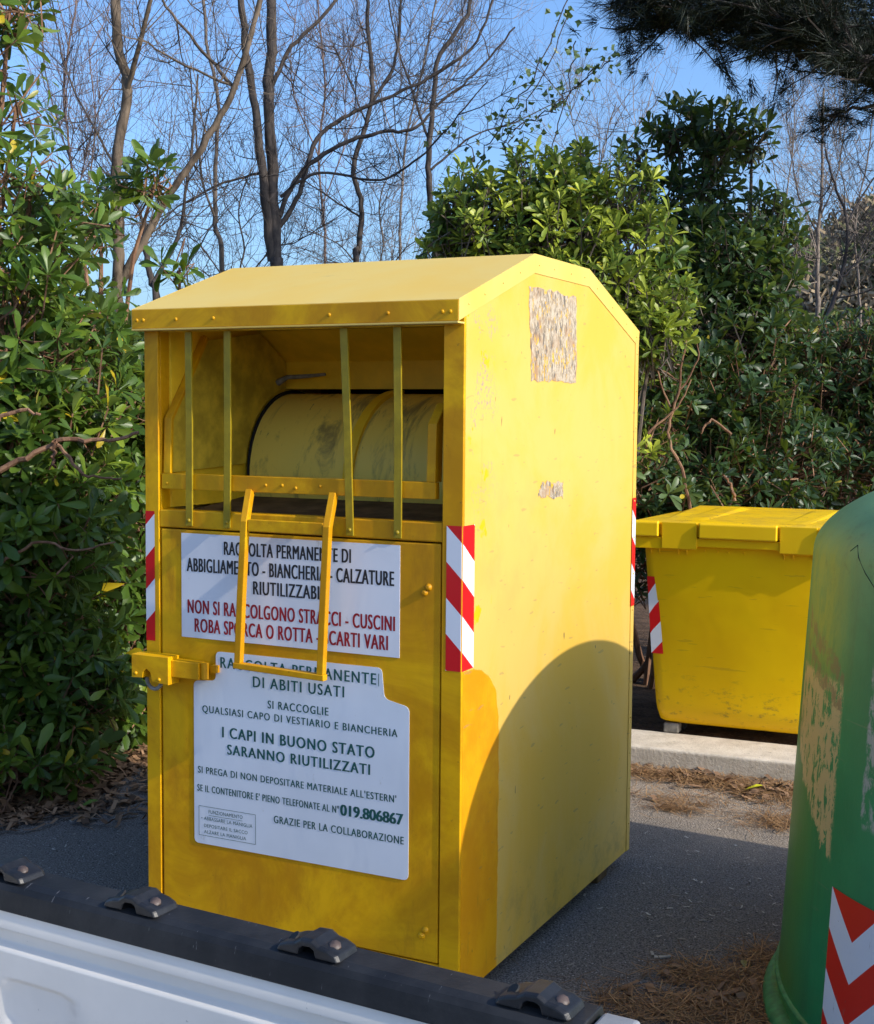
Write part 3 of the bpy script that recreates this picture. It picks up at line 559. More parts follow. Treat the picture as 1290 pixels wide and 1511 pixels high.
# rail cap section (y, z): rounded top, vertical inner skirt
b = MB(); sec = [(0.006,-0.055),(0.006,-0.010),(0.004,-0.003),(-0.002,0.0),(-0.044,-0.001),(-0.056,-0.005),(-0.062,-0.012),(-0.064,-0.020),(-0.068,-0.040),(-0.058,-0.044)]
b.prism(sec, 0, XL, XR); rail = loc(b).build('bed_rail', M['rail'], pk, smooth=False, bevel=0.002)
b = MB(); b.prism([(0.001,-0.06),(0.001,-0.012),(-0.006,-0.003),(-0.045,-0.004),(-0.058,-0.02),(-0.062,-0.06)], 0, XR+0.004, XR+0.05)
loc(b).build('rail_end_cap', plain('grey_cap', (0.22,0.23,0.24), 0.45), pk, 0.008, seg=3)
# inner wall with upper band, step, ribbed panel and raised pressings
def wall():
    nx, b = 150, MB(); xs = np.linspace(XL, XR+0.03, nx); zs = np.concatenate([np.linspace(-0.040, -0.22, 110), np.linspace(-0.23, -0.42, 8)])
    def sm(v, a, c): t = min(1, max(0, (v-a)/(c-a))); return t*t*(3-2*t)
    vs = []
    for x in xs:
        for z in zs:
            y = -0.064 - 0.004*sm(z, -0.040, -0.064)
            y += 0.010*sm(z, -0.066, -0.071)                                 # step under the upper band
            ax = abs(x-0.02); left = sm(x, -0.004, 0.010)*sm(x, 0.93, 0.915) + sm(x, -0.034, -0.048)
            m = sm(z, -0.086, -0.098)*left                                   # raised panels
            y -= 0.013*m
            for xa, xb in ((0.035,0.175),(0.46,0.80),(-0.9,-0.3)):
                d = max(abs(x-(xa+xb)/2)-(xb-xa)/2+0.03, 0); e = max(abs(z+0.175)-0.040+0.03, 0)
                y += 0.008*(1-sm(math.hypot(d,e), 0.022, 0.033))*m           # pressed-in oval
            vs.append((x,y,z))
    m = len(zs); b.add(vs, [(i*m+j,i*m+j+1,(i+1)*m+j+1,(i+1)*m+j) for i in range(nx-1) for j in range(m-1)]); return loc(b).build('bed_side', M['truck'], pk, smooth=True)
wall()
b = MB(); b.box((XL,-0.010,-0.056), (XR+0.03,0.0,-0.42)); loc(b).build('outer_panel', M['truck'], pk, 0.004)
b = MB(); b.box((XL,-1.30,-0.44), (XR+0.03,0.0,-0.421)); loc(b).build('bed_floor', M['truck'], pk)
b = MB(); b.box((XL,-1.36,-0.42), (XR+0.03,-1.30,-0.06)); loc(b).build('near_side', M['truck'], pk, 0.01)
b = MB(); b.box((XR+0.031,-1.36,-0.44), (XR+0.075,0.0,-0.085)); loc(b).build('tailgate', M['truck'], pk, 0.012)
b = MB(); b.box((XL-0.06,-1.36,-0.44), (XL-0.001,0.0,-0.02)); loc(b).build('headboard', M['truck'], pk, 0.012)
for y_ in (-1.25,-0.10):
    b = MB(); b.tube([(-0.35,y_-0.09,-0.63),(-0.35,y_+0.09,-0.63)], 0.325, 32); loc(b).build('wheel', M['rubber'], pk, 0.02)
# tie-down hooks: a moulded arched clip with bolt boss
def hook(x):
    b = MB(); o_ = [(-0.056,-0.002),(-0.050,0.006),(-0.036,0.011),(-0.022,0.0135),(-0.010,0.0205),(0.010,0.0215),(0.022,0.015),(0.038,0.0125),(0.052,0.007),(0.057,-0.002),(0.017,-0.002),(0.014,0.009),(0.007,0.0125),(-0.006,0.0120),(-0.012,0.008),(-0.015,-0.002)]
    n = len(o_); vs = []
    for y_, k in ((-0.056,0.90),(-0.050,1.0),(-0.012,1.0),(-0.006,0.90)): vs += [(x+u*0.86*(0.94 if k < 1 else 1), y_, v*k*0.95) for u, v in o_]
    b.add(vs, [tuple(range(n)), tuple(range(4*n-1,3*n-1,-1))] + [(i*n+j,i*n+n+j,i*n+n+(j+1)%n,i*n+(j+1)%n) for i in range(3) for j in range(n)])
    h = loc(b).build('tie_down_hook', M['hook'], pk, 0.002)
    b = MB(); b.tube([(x-0.031,-0.036,0.0100),(x-0.032,-0.037,0.0118)], [0.0095,0.0085], 10); loc(b).build('hook_recess', M['rubber'], h)
    b = MB(); b.tube([(x+0.031,-0.036,0.0112),(x+0.032,-0.037,0.0138)], [0.0085,0.0075], 8); loc(b).build('hook_bolt', M['bolt'], h, smooth=True)
M['hook'] = plain('hook_plastic', (0.012,0.0125,0.014), 0.42, 0.4, 0.35, 60); M['bolt'] = plain('bolt_rust', (0.085,0.06,0.05), 0.5, 0.4, 0.3, 80)
for px_, py_ in ((12,1290),(203,1338),(464,1402),(790,1486)):
    q_ = PM.inverted() @ Vector(zp(px_, py_, 0.9)); hook(q_.x)

# ------------------------------------------------------------------ plants
def rot_to(ax):
    """rotation matrices taking +z to each axis row, with random spin"""
    ax = ax/np.linalg.norm(ax, axis=1, keepdims=True); h = np.where(np.abs(ax[:,2:3]) < 0.95, np.array([[0,0,1.0]]), np.array([[1.0,0,0]]))
    u = np.cross(h, ax); u /= np.linalg.norm(u, axis=1, keepdims=True); q = np.cross(ax, u); a = rng.uniform(0, 2*np.pi, len(ax))[:,None]
    return np.stack([u*np.cos(a)+q*np.sin(a), -u*np.sin(a)+q*np.cos(a), ax], axis=2)
LV = np.array([(0,0,0),(0.5,0,0.035),(1.0,0,-0.03),(0.28,-0.07,0.035),(0.72,-0.155,0.05),(0.93,-0.10,0.0),(0.28,0.07,0.035),(0.72,0.155,0.05),(0.93,0.10,0.0)])
LF = [(0,3,1),(3,4,1),(1,4,5,2),(0,1,6),(6,1,7),(1,2,8,7)]
def rosette(n, spread=(22,98), jit=8):
    """one whorl of leaves round +z, unit leaf length"""
    V = []; Y = []
    for i in range(n):
        t = i/(n-1); e = R(spread[0]+(spread[1]-spread[0])*t**0.8 + rng.normal(0, jit)); a = i*2.39996+rng.normal(0, 0.2); L = (0.62+0.38*math.sin(math.pi*min(1, 0.25+t*0.75)))*rng.uniform(0.8,1.12); wd = rng.uniform(0.85,1.15)
        tw = rng.normal(0, 0.35); P = LV*np.array([L, L*wd, L]); P = P.copy(); P[:,2] -= 0.10*L*(P[:,0]/L)**2*rng.uniform(-0.5,1.8)
        y2 = P[:,1]*math.cos(tw)-P[:,2]*math.sin(tw); z2 = P[:,1]*math.sin(tw)+P[:,2]*math.cos(tw); x2 = P[:,0]+0.03
        X = x2*math.sin(e)+z2*(-math.cos(e)); Z = x2*math.cos(e)+z2*math.sin(e)
        V.append(np.stack([X*math.cos(a)-y2*math.sin(a), X*math.sin(a)+y2*math.cos(a), Z-0.12*t], 1)); Y.append(1-t)
    return np.concatenate(V), np.array(Y)
ROS = [rosette(int(k)) for k in rng.integers(9, 15, 10)] + [rosette(int(k), (35,120), 16) for k in rng.integers(6, 10, 6)]
def leaves(name, P, A, L, young, mat, parent):
    """rosettes at P with axes A, leaf lengths L, youth values"""
    Vs = []; lp = []; sz = []; at_ = []; base = 0; kind = rng.integers(0, len(ROS), len(P)); Mx = rot_to(A)
    fl = np.concatenate([np.array(f) for f in LF]); fs = np.array([len(f) for f in LF])
    for k, (T, Y) in enumerate(ROS):
        idx = np.nonzero(kind == k)[0]
        if len(idx) == 0: continue
        X = np.einsum('nij,vj->nvi', Mx[idx], T)*L[idx][:,None,None] + P[idx][:,None,:]; nl = len(Y); nv = len(T)
        Vs.append(X.reshape(-1,3)); offs = base + np.arange(len(idx))[:,None]*nv + np.arange(nl)[None,:]*len(LV)
        lp.append((offs.reshape(-1,1) + fl[None,:]).ravel()); sz.append(np.tile(fs, len(idx)*nl))
        yv = np.clip(young[idx][:,None]*(0.25+0.9*Y[None,:]), 0, 1); at_.append(np.repeat(yv.ravel(), len(LF))); base += len(idx)*nv
    return raw(name, np.concatenate(Vs), np.concatenate(lp), np.concatenate(sz), mat, parent, np.concatenate(at_), smooth=True)
def wob(pts, n, amp):
    P = [np.array(p, dtype=float) for p in pts]; out = []
    for i in range(len(P)-1):
        p0, p1, p2, p3 = P[max(i-1,0)], P[i], P[i+1], P[min(i+2,len(P)-1)]
        for k in range(n):
            t = k/n; out.append(0.5*((2*p1)+(-p0+p2)*t+(2*p0-5*p1+4*p2-p3)*t*t+(-p0+3*p1-3*p2+p3)*t**3) + rng.normal(0, amp, 3))
    out.append(P[-1]); return out
def shrub(name, label, root, clumps, mat, leafL, yfun, stem_mat, group=None, twig=0.004, cat='shrub', shell=0.55, stems=True, up=0.55, sticks=()):
    """clumps: (centre, radii, count); leaves sit on the outer shell of every clump, twigs run back to its stem"""
    e = empty(name, root, label, cat, group); P = []; A = []; tb = MB(); root = np.array(root)
    for c, rd, n in clumps:
        c = np.array(c); rd = np.array(rd, dtype=float); d = rng.normal(size=(n,3)); d /= np.linalg.norm(d, axis=1, keepdims=True)
        rr = rng.uniform(shell, 1.08, (n,1))**0.8; p = c + d*rd*rr + rng.normal(0, 0.025, (n,3)); a = d/rd*rd.mean()*0.8 + np.array([0,0,up]) + rng.normal(0, 0.35, (n,3))
        keep = p[:,2] > G+0.06; P.append(p[keep]); A.append(a[keep])
        if stems:
            b0 = root + np.array([rng.normal(0,0.08), rng.normal(0,0.08), 0]); mid = b0*0.45 + c*0.55 + np.array([rng.normal(0,0.1), rng.normal(0,0.1), -0.1])
            tb.tube([b0, b0*0.75+mid*0.25+rng.normal(0,0.02,3), mid, c*0.75+mid*0.25+rng.normal(0,0.03,3), c], [0.022,0.019,0.015,0.011,0.007], 6)
        for j in range(len(p)):
            if keep[j]:
                an = a[j]/np.linalg.norm(a[j]); q = p[j]-an*rng.uniform(0.10,0.22); h = q*0.5+c*0.5 + rng.normal(0,0.03,3); h[2] -= 0.03
                tb.tube([c*0.8+h*0.2, h, q, p[j]] if j % 3 == 0 else [h, q, p[j]], twig if j % 3 else [twig*1.6,twig*1.3,twig,twig*0.8], 3, cap=False)
    for px, d, r in sticks:
        w_ = wob([at(x, y, d) for x, y in px], 5, r*0.45); tb.tube(w_, [r*(1-0.55*i/len(w_)) for i in range(len(w_))], 6, cap=False)
    P = np.concatenate(P); A = np.concatenate(A); L = leafL*rng.uniform(0.6,1.18,len(P))
    leaves('crown', P, A, L, yfun(P), mat, e); tb.build('stems', stem_mat, e)
    return e
BK = dict(red=bark('reddish_stem', (0.13,0.065,0.04), (0.26,0.15,0.09)), grey=bark('grey_bark', (0.075,0.06,0.05), (0.16,0.13,0.105)), dark=bark('dark_bark', (0.035,0.03,0.028), (0.085,0.07,0.06)), tan=bark('tan_bark', (0.052,0.040,0.029), (0.155,0.118,0.084)), pale=bark('pale_bark', (0.13,0.105,0.085), (0.25,0.205,0.165)), pink=bark('pinkish_bark', (0.11,0.075,0.062), (0.19,0.135,0.115)))
LM = dict(near=leaf_mat('hedge_leaf', (0.020,0.055,0.010), (0.098,0.175,0.024), (0.24,0.32,0.028), 0.014, 0.30, 0.30), bright=leaf_mat('bright_leaf', (0.030,0.070,0.014), (0.085,0.155,0.022), (0.40,0.45,0.04), 0.004, 0.36),
          dark=leaf_mat('dark_leaf', (0.014,0.036,0.013), (0.032,0.070,0.020), (0.13,0.19,0.03), 0.003, 0.33), mid=leaf_mat('dull_leaf', (0.020,0.050,0.014), (0.045,0.090,0.028), (0.10,0.15,0.045), 0.006, 0.34))
def cl(x, y, d, rx, rz, n, ry=None):
    """clump seen at pixel x, y from d metres; radii in metres"""
    return (tuple(at(x, y, d)), (rx, ry or rx, rz), n)
few = lambda k, lo=0.0, hi=0.5: (lambda P: np.where(rng.uniform(size=len(P)) < k, rng.uniform(lo, hi, len(P)), rng.uniform(0, 0.08, len(P))))
# left hedge: three shrubs along the edge of the asphalt
shrub('pittosporum_shrub', 'near end of the glossy left hedge, its leafy sprays reaching the picture top', (-2.95,1.25,G),
      [cl(10,900,5.9,0.42,0.50,260), cl(70,1010,5.9,0.34,0.35,190), cl(20,690,5.8,0.42,0.45,260), cl(75,560,5.9,0.34,0.38,140), cl(10,500,5.7,0.32,0.36,95), cl(30,390,5.7,0.27,0.26,36), cl(0,290,5.6,0.20,0.24,24), cl(50,250,5.7,0.20,0.22,13), cl(-20,110,5.6,0.18,0.28,16), cl(15,10,5.6,0.18,0.12,16), cl(85,310,5.8,0.18,0.14,12), cl(25,150,5.7,0.2,0.16,9), cl(20,1110,5.7,0.32,0.2,110), cl(60,780,5.7,0.33,0.33,170), cl(-115,700,5.9,0.45,0.5,190), cl(-120,960,5.9,0.45,0.5,170), cl(-100,480,6.0,0.35,0.4,90), cl(-240,820,6.0,0.5,0.75,210)],
      LM['near'], 0.124, few(0.20,0.15,0.9), BK['red'], 'evergreen shrubs of the left hedge', sticks=[([(-20,700),(40,675),(95,648),(150,650),(205,638)],5.35,0.013), ([(80,652),(76,668),(82,690)],5.33,0.011), ([(84,655),(115,690),(130,702),(180,706)],5.3,0.008), ([(-10,620),(30,605),(60,612)],5.3,0.010), ([(0,830),(60,800),(110,812),(170,800)],5.35,0.007)])
shrub('pittosporum_shrub', 'middle shrub of the left hedge, directly left of the clothes bin hatch', (-2.95,2.05,G),
      [cl(130,880,6.6,0.40,0.50,230), cl(170,720,6.6,0.34,0.42,190), cl(120,620,6.5,0.36,0.34,150), cl(165,560,6.6,0.28,0.26,80), cl(110,470,6.4,0.24,0.22,46), cl(130,1030,6.5,0.36,0.28,150), cl(185,960,6.6,0.28,0.34,130), cl(120,345,6.3,0.16,0.15,18), cl(150,310,6.4,0.13,0.12,12), cl(230,270,6.4,0.15,0.10,14), cl(265,395,6.5,0.10,0.07,5)],
      LM['near'], 0.124, few(0.18,0.15,0.9), BK['red'], 'evergreen shrubs of the left hedge')
shrub('pittosporum_shrub', 'farther shrub of the left hedge, half hidden behind the corner post of the clothes bin', (-2.5,3.1,G),
      [cl(205,860,7.5,0.36,0.5,170), cl(200,640,7.5,0.36,0.42,170), cl(180,520,7.4,0.26,0.24,80), cl(225,520,7.5,0.28,0.2,70), cl(150,800,7.6,0.5,0.6,200), cl(60,800,7.4,0.6,0.8,260), cl(40,560,7.2,0.5,0.6,200), cl(300,680,8.2,0.6,0.55,190), cl(420,700,8.5,0.6,0.5,190), cl(310,900,8.2,0.6,0.5,150), cl(450,900,8.5,0.6,0.5,150), cl(-60,800,7.8,0.7,0.8,220)],
      LM['mid'], 0.10, few(0.10,0.1,0.6), BK['red'], 'evergreen shrubs of the left hedge')
# right side group
shrub('pittosporum_shrub', 'bright yellow-green shrub rising just behind the roof of the clothes bin', (-1.15,3.9,0.03),
      [cl(690,300,7.2,0.20,0.17,60), cl(720,330,7.2,0.27,0.2,100), cl(800,270,7.2,0.20,0.17,80), cl(800,340,7.2,0.28,0.24,130), cl(850,350,7.2,0.24,0.26,110), cl(905,305,7.3,0.25,0.22,110), cl(930,380,7.2,0.28,0.26,130), cl(880,430,7.1,0.30,0.24,120), cl(960,450,7.1,0.22,0.22,90), cl(965,495,7.0,0.18,0.14,70), cl(700,370,7.3,0.26,0.14,80), cl(850,240,7.4,0.09,0.14,10), cl(760,420,7.3,0.4,0.3,120), cl(680,345,7.3,0.14,0.12,36), cl(760,580,7.5,0.5,0.45,170), cl(870,640,7.4,0.4,0.45,140), cl(650,720,8.0,0.6,0.5,170), cl(760,800,7.7,0.5,0.5,150), cl(590,880,8.4,0.6,0.5,130)],
      LM['bright'], 0.096, few(0.78,0.3,1.0), BK['grey'], 'evergreen shrubs behind the bins', up=1.0)
shrub('pittosporum_shrub', 'tallest dark evergreen shrub, its rounded top touching the pine bough', (-0.55,5.3,0.03),
      [cl(1000,190,8.2,0.17,0.15,36), cl(1060,190,8.2,0.22,0.16,44), cl(1110,210,8.3,0.14,0.13,22), cl(1040,250,8.2,0.20,0.17,36), cl(1030,310,8.2,0.20,0.22,40), cl(930,240,8.2,0.12,0.12,13), cl(980,290,8.2,0.12,0.14,18), cl(1110,320,8.2,0.26,0.14,42), cl(1150,300,8.3,0.12,0.10,11), cl(1140,355,8.2,0.18,0.15,34), cl(1060,380,8.1,0.30,0.28,130), cl(1120,420,8.1,0.24,0.26,110), cl(1010,400,8.1,0.24,0.3,90), cl(1050,490,8.0,0.36,0.30,170)],
      LM['dark'], 0.108, few(0.16,0.3,1.0), BK['grey'], 'evergreen shrubs behind the bins', up=0.7)
shrub('pittosporum_shrub', 'dark dense shrub right behind the wheeled bin lid', (-0.1,5.1,0.03),
      [cl(1010,590,7.9,0.36,0.42,190), cl(1090,600,7.9,0.40,0.42,220), cl(1060,700,7.8,0.42,0.32,190), cl(1140,690,7.8,0.40,0.34,190), cl(1110,520,8.0,0.32,0.28,140), cl(1170,500,8.1,0.20,0.14,60), cl(1080,780,7.8,0.5,0.3,120)],
      LM['dark'], 0.088, few(0.05,0.1,0.6), BK['red'], 'evergreen shrubs behind the bins')
shrub('pittosporum_shrub', 'lower dark shrub above the dome of the green bottle bank', (1.0,5.7,0.03),
      [cl(1210,580,8.2,0.36,0.36,190), cl(1270,560,8.2,0.36,0.32,180), cl(1230,680,8.1,0.42,0.34,200), cl(1300,660,8.1,0.40,0.4,190), cl(1250,500,8.3,0.26,0.12,70), cl(1340,580,8.2,0.4,0.45,160)],
      LM['dark'], 0.085, few(0.05,0.1,0.6), BK['red'], 'evergreen shrubs behind the bins')
shrub('pittosporum_shrub', 'twiggy low shrub with pale leaves and bare reddish stems between clothes bin and wheeled bin', (-0.80,4.25,0.03),
      [cl(965,680,7.5,0.13,0.15,26), cl(990,735,7.5,0.22,0.14,56), cl(1040,745,7.5,0.18,0.10,36), cl(960,760,7.5,0.14,0.12,34), cl(975,540,7.5,0.12,0.14,20), cl(1000,560,7.6,0.12,0.10,12), cl(985,610,7.6,0.16,0.2,22), cl(930,700,7.4,0.3,0.4,80), cl(955,830,7.5,0.2,0.2,40)],
      LM['mid'], 0.098, few(0.35,0.2,0.9), BK['red'], 'evergreen shrubs behind the bins', sticks=[([(1020,760),(1005,690),(985,640),(1000,580),(1012,500)],7.2,0.010), ([(990,600),(965,540),(950,520)],7.2,0.007), ([(998,585),(1030,530),(1025,490)],7.2,0.006), ([(955,640),(1000,600),(1020,560)],7.15,0.007), ([(1080,640),(1050,620),(1035,640)],7.3,0.009), ([(1088,740),(1078,715),(1068,700)],7.25,0.010), ([(945,540),(975,545),(1000,560)],7.2,0.006)])

# bare trees: hand-laid trunks and main boughs, random side twigs
def twig(b, p, d, L, r, lev, bend=0.25):
    """one crooked twig with its own side twigs"""
    n = 5 if lev > 0 else 4; pts = [p]; q = p.copy(); d = d/np.linalg.norm(d)
    for i in range(n):
        d = d + rng.normal(0, bend, 3)*0.55 + np.array([0,0,0.10]); d /= np.linalg.norm(d); q = q + d*L/n; pts.append(q.copy())
    b.tube(pts, [r*(1-0.75*i/n) for i in range(n+1)], 5 if r > 0.008 else 3, cap=False)
    if lev > 0:
        for k in range(int(rng.integers(3, 6))):
            i = int(rng.integers(1, n+1)); dd = d + rng.normal(0, 0.75, 3); twig(b, pts[i], dd, L*rng.uniform(0.35,0.7), r*(1-0.75*i/n)*0.66+0.0006, lev-1, bend)
def bare_tree(label, lines_, depth, mat, tw=1.0, twr=0.004, twL=0.5, lev=2, djit=0.25, group='bare winter trees behind the bins'):
    """lines_: (pixel polyline, base radius, tip radius, side twig count); first one is the trunk"""
    first = at(*lines_[0][0][0], depth); root = np.array([first[0], first[1], G]); e = empty('bare_tree', tuple(root), label, 'tree', group)
    for li, (px, r0, r1, n) in enumerate(lines_):
        sl = rng.uniform(-djit, djit) if li else 0.0
        P = [at(x, y, depth + sl*i/max(1,len(px)-1)) for i, (x, y) in enumerate(px)]
        if li == 0: P = [np.array([P[0][0], P[0][1], G])] + P
        r0, r1 = r0*0.68, r1*0.68; W_ = wob(P, 6, r0*0.05 + 0.0025); m = len(W_); b = MB(); b.tube(W_, [r0+(r1-r0)*(i/(m-1))**0.8 + rng.normal(0, r0*0.03) for i in range(m)], 9 if r0 > 0.02 else 6, cap=False)
        b.build('trunk' if li == 0 else 'bough', mat, e, smooth=True)
        b = MB()
        for k in range(int(n*tw*0.62)):
            i = int(rng.integers(m//3 if li == 0 else 2, m-1)); t = W_[i+1]-W_[i-1]; t = t/np.linalg.norm(t); d = t*0.5 + rng.normal(0, 0.75, 3) + np.array([0,0,0.25])
            twig(b, W_[i], d, twL*rng.uniform(0.5,1.5), min(twr*rng.uniform(0.55,1.35), r1*0.9+0.002), lev)
        if b.n: b.build('twigs', mat, e)
    return e
bare_tree('light brown slender trunk rising from the left hedge, with a long bough leaning right', [
    ([(166,590),(173,430),(175,330),(171,240),(187,135),(173,60),(171,-60)], 0.048, 0.036, 22), ([(186,135),(205,70),(232,-40)], 0.024, 0.015, 10),
    ([(180,415),(215,350),(252,285),(300,215),(345,130),(366,70),(392,-40)], 0.034, 0.020, 26), ([(345,130),(300,75),(245,10),(225,-40)], 0.016, 0.008, 16), ([(350,130),(260,90),(205,55)], 0.011, 0.006, 10)], 6.9, BK['tan'])
bare_tree('thick dark double trunk left of the bin roof ridge, with arching boughs to the right', [
    ([(408,430),(408,390),(403,250),(397,150),(400,60),(402,-60)], 0.066, 0.045, 20), ([(402,385),(386,250),(377,160),(362,60),(350,-60)], 0.048, 0.030, 18),
    ([(412,335),(442,285),(468,205),(515,170),(580,140),(640,110),(705,60),(735,-30)], 0.026, 0.010, 34), ([(412,320),(440,260),(500,215),(560,195),(612,190),(650,150),(700,110),(760,40)], 0.028, 0.009, 34),
    ([(414,290),(470,255),(560,265),(620,230),(668,180),(720,120)], 0.017, 0.006, 24), ([(400,130),(430,70),(480,20),(520,-30)], 0.024, 0.014, 18), ([(386,255),(330,270),(270,300),(235,330)], 0.014, 0.006, 14)], 8.6, BK['dark'])
bare_tree('crooked dark trunk forking in two above the middle of the bin roof', [
    ([(524,420),(530,370),(534,305),(522,245),(540,185),(549,130),(545,60),(540,-40)], 0.036, 0.020, 26), ([(550,150),(582,95),(590,20),(592,-40)], 0.020, 0.010, 16), ([(534,320),(500,300),(440,260)], 0.014, 0.006, 12), ([(540,180),(520,130),(490,60)], 0.012, 0.006, 14)], 9.6, BK['dark'])
bare_tree('dark straight trunk behind the left edge of the bright shrub', [
    ([(644,430),(642,360),(632,260),(636,195),(640,140),(650,80),(690,20),(700,-40)], 0.044, 0.020, 28), ([(634,210),(610,140),(585,60),(570,-20)], 0.017, 0.008, 20), ([(636,250),(700,200),(760,180),(840,140)], 0.015, 0.005, 22)], 9.9, BK['dark'])
bare_tree('thin dark trunk with a low fork seen just above the left roof slope', [
    ([(330,430),(318,330),(318,230),(322,150),(305,60),(300,-40)], 0.030, 0.014, 30), ([(320,330),(300,270),(290,200),(280,100)], 0.015, 0.006, 18)], 9.2, BK['grey'])
bare_tree('small forked dark tree at the left corner of the bin roof', [
    ([(232,470),(226,420),(215,370),(216,330)], 0.036, 0.022, 8), ([(226,418),(262,350),(272,300),(285,200),(292,110)], 0.022, 0.009, 26), ([(216,340),(200,300),(150,210),(100,110),(80,20)], 0.016, 0.006, 30)], 8.1, BK['dark'])
bare_tree('pinkish twiggy tree behind the top of the left hedge', [
    ([(100,520),(118,380),(105,250),(95,130),(110,20),(120,-40)], 0.020, 0.010, 60), ([(118,330),(140,200),(130,60)], 0.010, 0.005, 34), ([(105,240),(70,120),(60,0)], 0.010, 0.005, 30), ([(112,300),(150,150),(220,60)], 0.010, 0.005, 30)], 10.5, BK['pink'], twL=0.7, twr=0.0042)
bare_tree('pale thin tree between the two dark trunks left of the roof ridge', [
    ([(480,430),(478,330),(470,230),(480,130),(470,20),(466,-40)], 0.022, 0.010, 50), ([(476,300),(510,200),(500,80)], 0.011, 0.005, 30), ([(470,230),(430,120),(440,0)], 0.011, 0.005, 30)], 12.5, BK['pink'], twL=0.8, twr=0.0045)
bare_tree('pale thin tree in the gap left of the bright shrub', [
    ([(590,430),(592,300),(600,200),(620,120),(640,20),(650,-40)], 0.022, 0.010, 50), ([(596,240),(560,140),(540,30)], 0.011, 0.005, 30), ([(605,190),(680,90),(700,0)], 0.011, 0.005, 30)], 12.8, BK['pale'], twL=0.8, twr=0.0045)
bare_tree('fine twiggy tree over the gap between the bright shrub and the dark tall one', [
    ([(890,400),(880,300),(890,220),(910,150)], 0.018, 0.006, 46), ([(885,300),(850,200),(840,140)], 0.010, 0.004, 26), ([(885,260),(940,190),(960,150)], 0.009, 0.004, 22)], 12.0, BK['pale'], twL=0.55, twr=0.004)
bare_tree('pale bare tree on the right with its trunk forking near the hillside', [
    ([(1206,540),(1207,430),(1207,350),(1213,280),(1214,210),(1216,130)], 0.040, 0.014, 40), ([(1207,345),(1180,290),(1168,230),(1160,160)], 0.016, 0.006, 30), ([(1208,420),(1175,380),(1150,330)], 0.012, 0.005, 16), ([(1210,320),(1235,260),(1250,170)], 0.014, 0.006, 24)], 12.0, BK['pale'], twL=0.6)
bare_tree('dark bare tree at the right edge, leaning in front of the hillside', [
    ([(1210,530),(1228,450),(1246,390),(1250,325),(1232,270),(1218,220)], 0.030, 0.012, 24), ([(1250,330),(1275,285),(1300,250)], 0.016, 0.009, 12), ([(1240,410),(1270,385),(1310,360)], 0.014, 0.008, 12), ([(1235,440),(1280,430),(1320,400)], 0.010, 0.006, 10)], 10.5, BK['dark'], twL=0.5)
bare_tree('slim pale tree rising from the right end of the tall dark shrub', [
    ([(1158,520),(1156,420),(1160,300),(1172,200),(1170,110)], 0.017, 0.007, 40), ([(1160,330),(1140,240),(1120,160)], 0.009, 0.004, 22)], 12.5, BK['pale'], twL=0.6)
bare_tree('farther pale thicket tree at the right picture edge', [
    ([(1270,520),(1268,420),(1262,330),(1280,240),(1290,150)], 0.022, 0.009, 46), ([(1266,350),(1240,250),(1225,170)], 0.011, 0.005, 26), ([(1265,380),(1300,300),(1310,220)], 0.011, 0.005, 24)], 14.0, BK['pale'], twL=0.7)

bare_tree('low tangle of dark bare stems just above the left half of the bin roof', [
    ([(330,560),(345,440),(360,370),(352,310),(370,250)], 0.016, 0.007, 40), ([(345,440),(310,380),(280,350),(250,345)], 0.011, 0.005, 30), ([(350,430),(400,370),(440,355),(480,330)], 0.012, 0.005, 34), ([(348,450),(300,400),(270,395)], 0.009, 0.004, 24), ([(352,440),(380,400),(420,395),(450,400)], 0.009, 0.004, 26)], 10.8, BK['dark'], twL=0.5, twr=0.0036)
bare_tree('low tangle of dark bare stems above the roof ridge, left of the bright shrub', [
    ([(550,560),(556,430),(565,360),(560,300),(580,240)], 0.016, 0.007, 40), ([(556,430),(510,370),(480,350),(450,340)], 0.011, 0.005, 30), ([(560,420),(600,365),(625,350)], 0.011, 0.005, 26), ([(556,440),(530,400),(490,385)], 0.009, 0.004, 24), ([(558,440),(590,400),(620,395)], 0.009, 0.004, 24)], 11.4, BK['grey'], twL=0.5, twr=0.0036)
# ivy-like climber with small dark leaves over the twigs
e = empty('climbing_vine', tuple(at(760,430,8.8)*np.array([1,1,0])+np.array([0,0,G])), 'thin climber with small dark leaves strung between the bare trees and the tall shrub', 'vine')
b = MB(); P = []; A = []
for px in ([(800,430),(780,300),(700,260),(735,190),(790,110),(845,-20)], [(780,300),(810,220),(850,130),(905,90)], [(790,320),(760,250),(760,190),(830,150),(850,60)], [(700,255),(690,210),(640,190)], [(735,190),(780,150),(840,20)], [(770,260),(740,210),(800,170),(860,120),(900,85)]):
    L_ = wob([at(x, y, 8.8+rng.uniform(-0.2,0.2)) for x, y in px], 9, 0.012); b.tube(L_, 0.004, 4, cap=False)
    for i in range(10, len(L_)):
        for k in range(int(rng.integers(0,4))): P.append(L_[i]+rng.normal(0,0.05,3)); A.append(rng.normal(size=3)+np.array([0,-0.5,-0.2]))
P = np.array(P); b.build('stem', BK['dark'], e); n = len(P); Mx = rot_to(np.array(A)); LL = rng.uniform(0.03,0.055,n)
IV = np.array([(0,0,0),(-0.5,0.35,0.1),(-0.25,0.6,0),(0,1.1,0.05),(0.25,0.6,0),(0.5,0.35,0.1)]); X = np.einsum('nij,vj->nvi', Mx, IV)*LL[:,None,None]+P[:,None,:]
raw('foliage', X.reshape(-1,3), np.arange(n*6), np.full(n,6), LM['dark'], e, np.zeros(n))

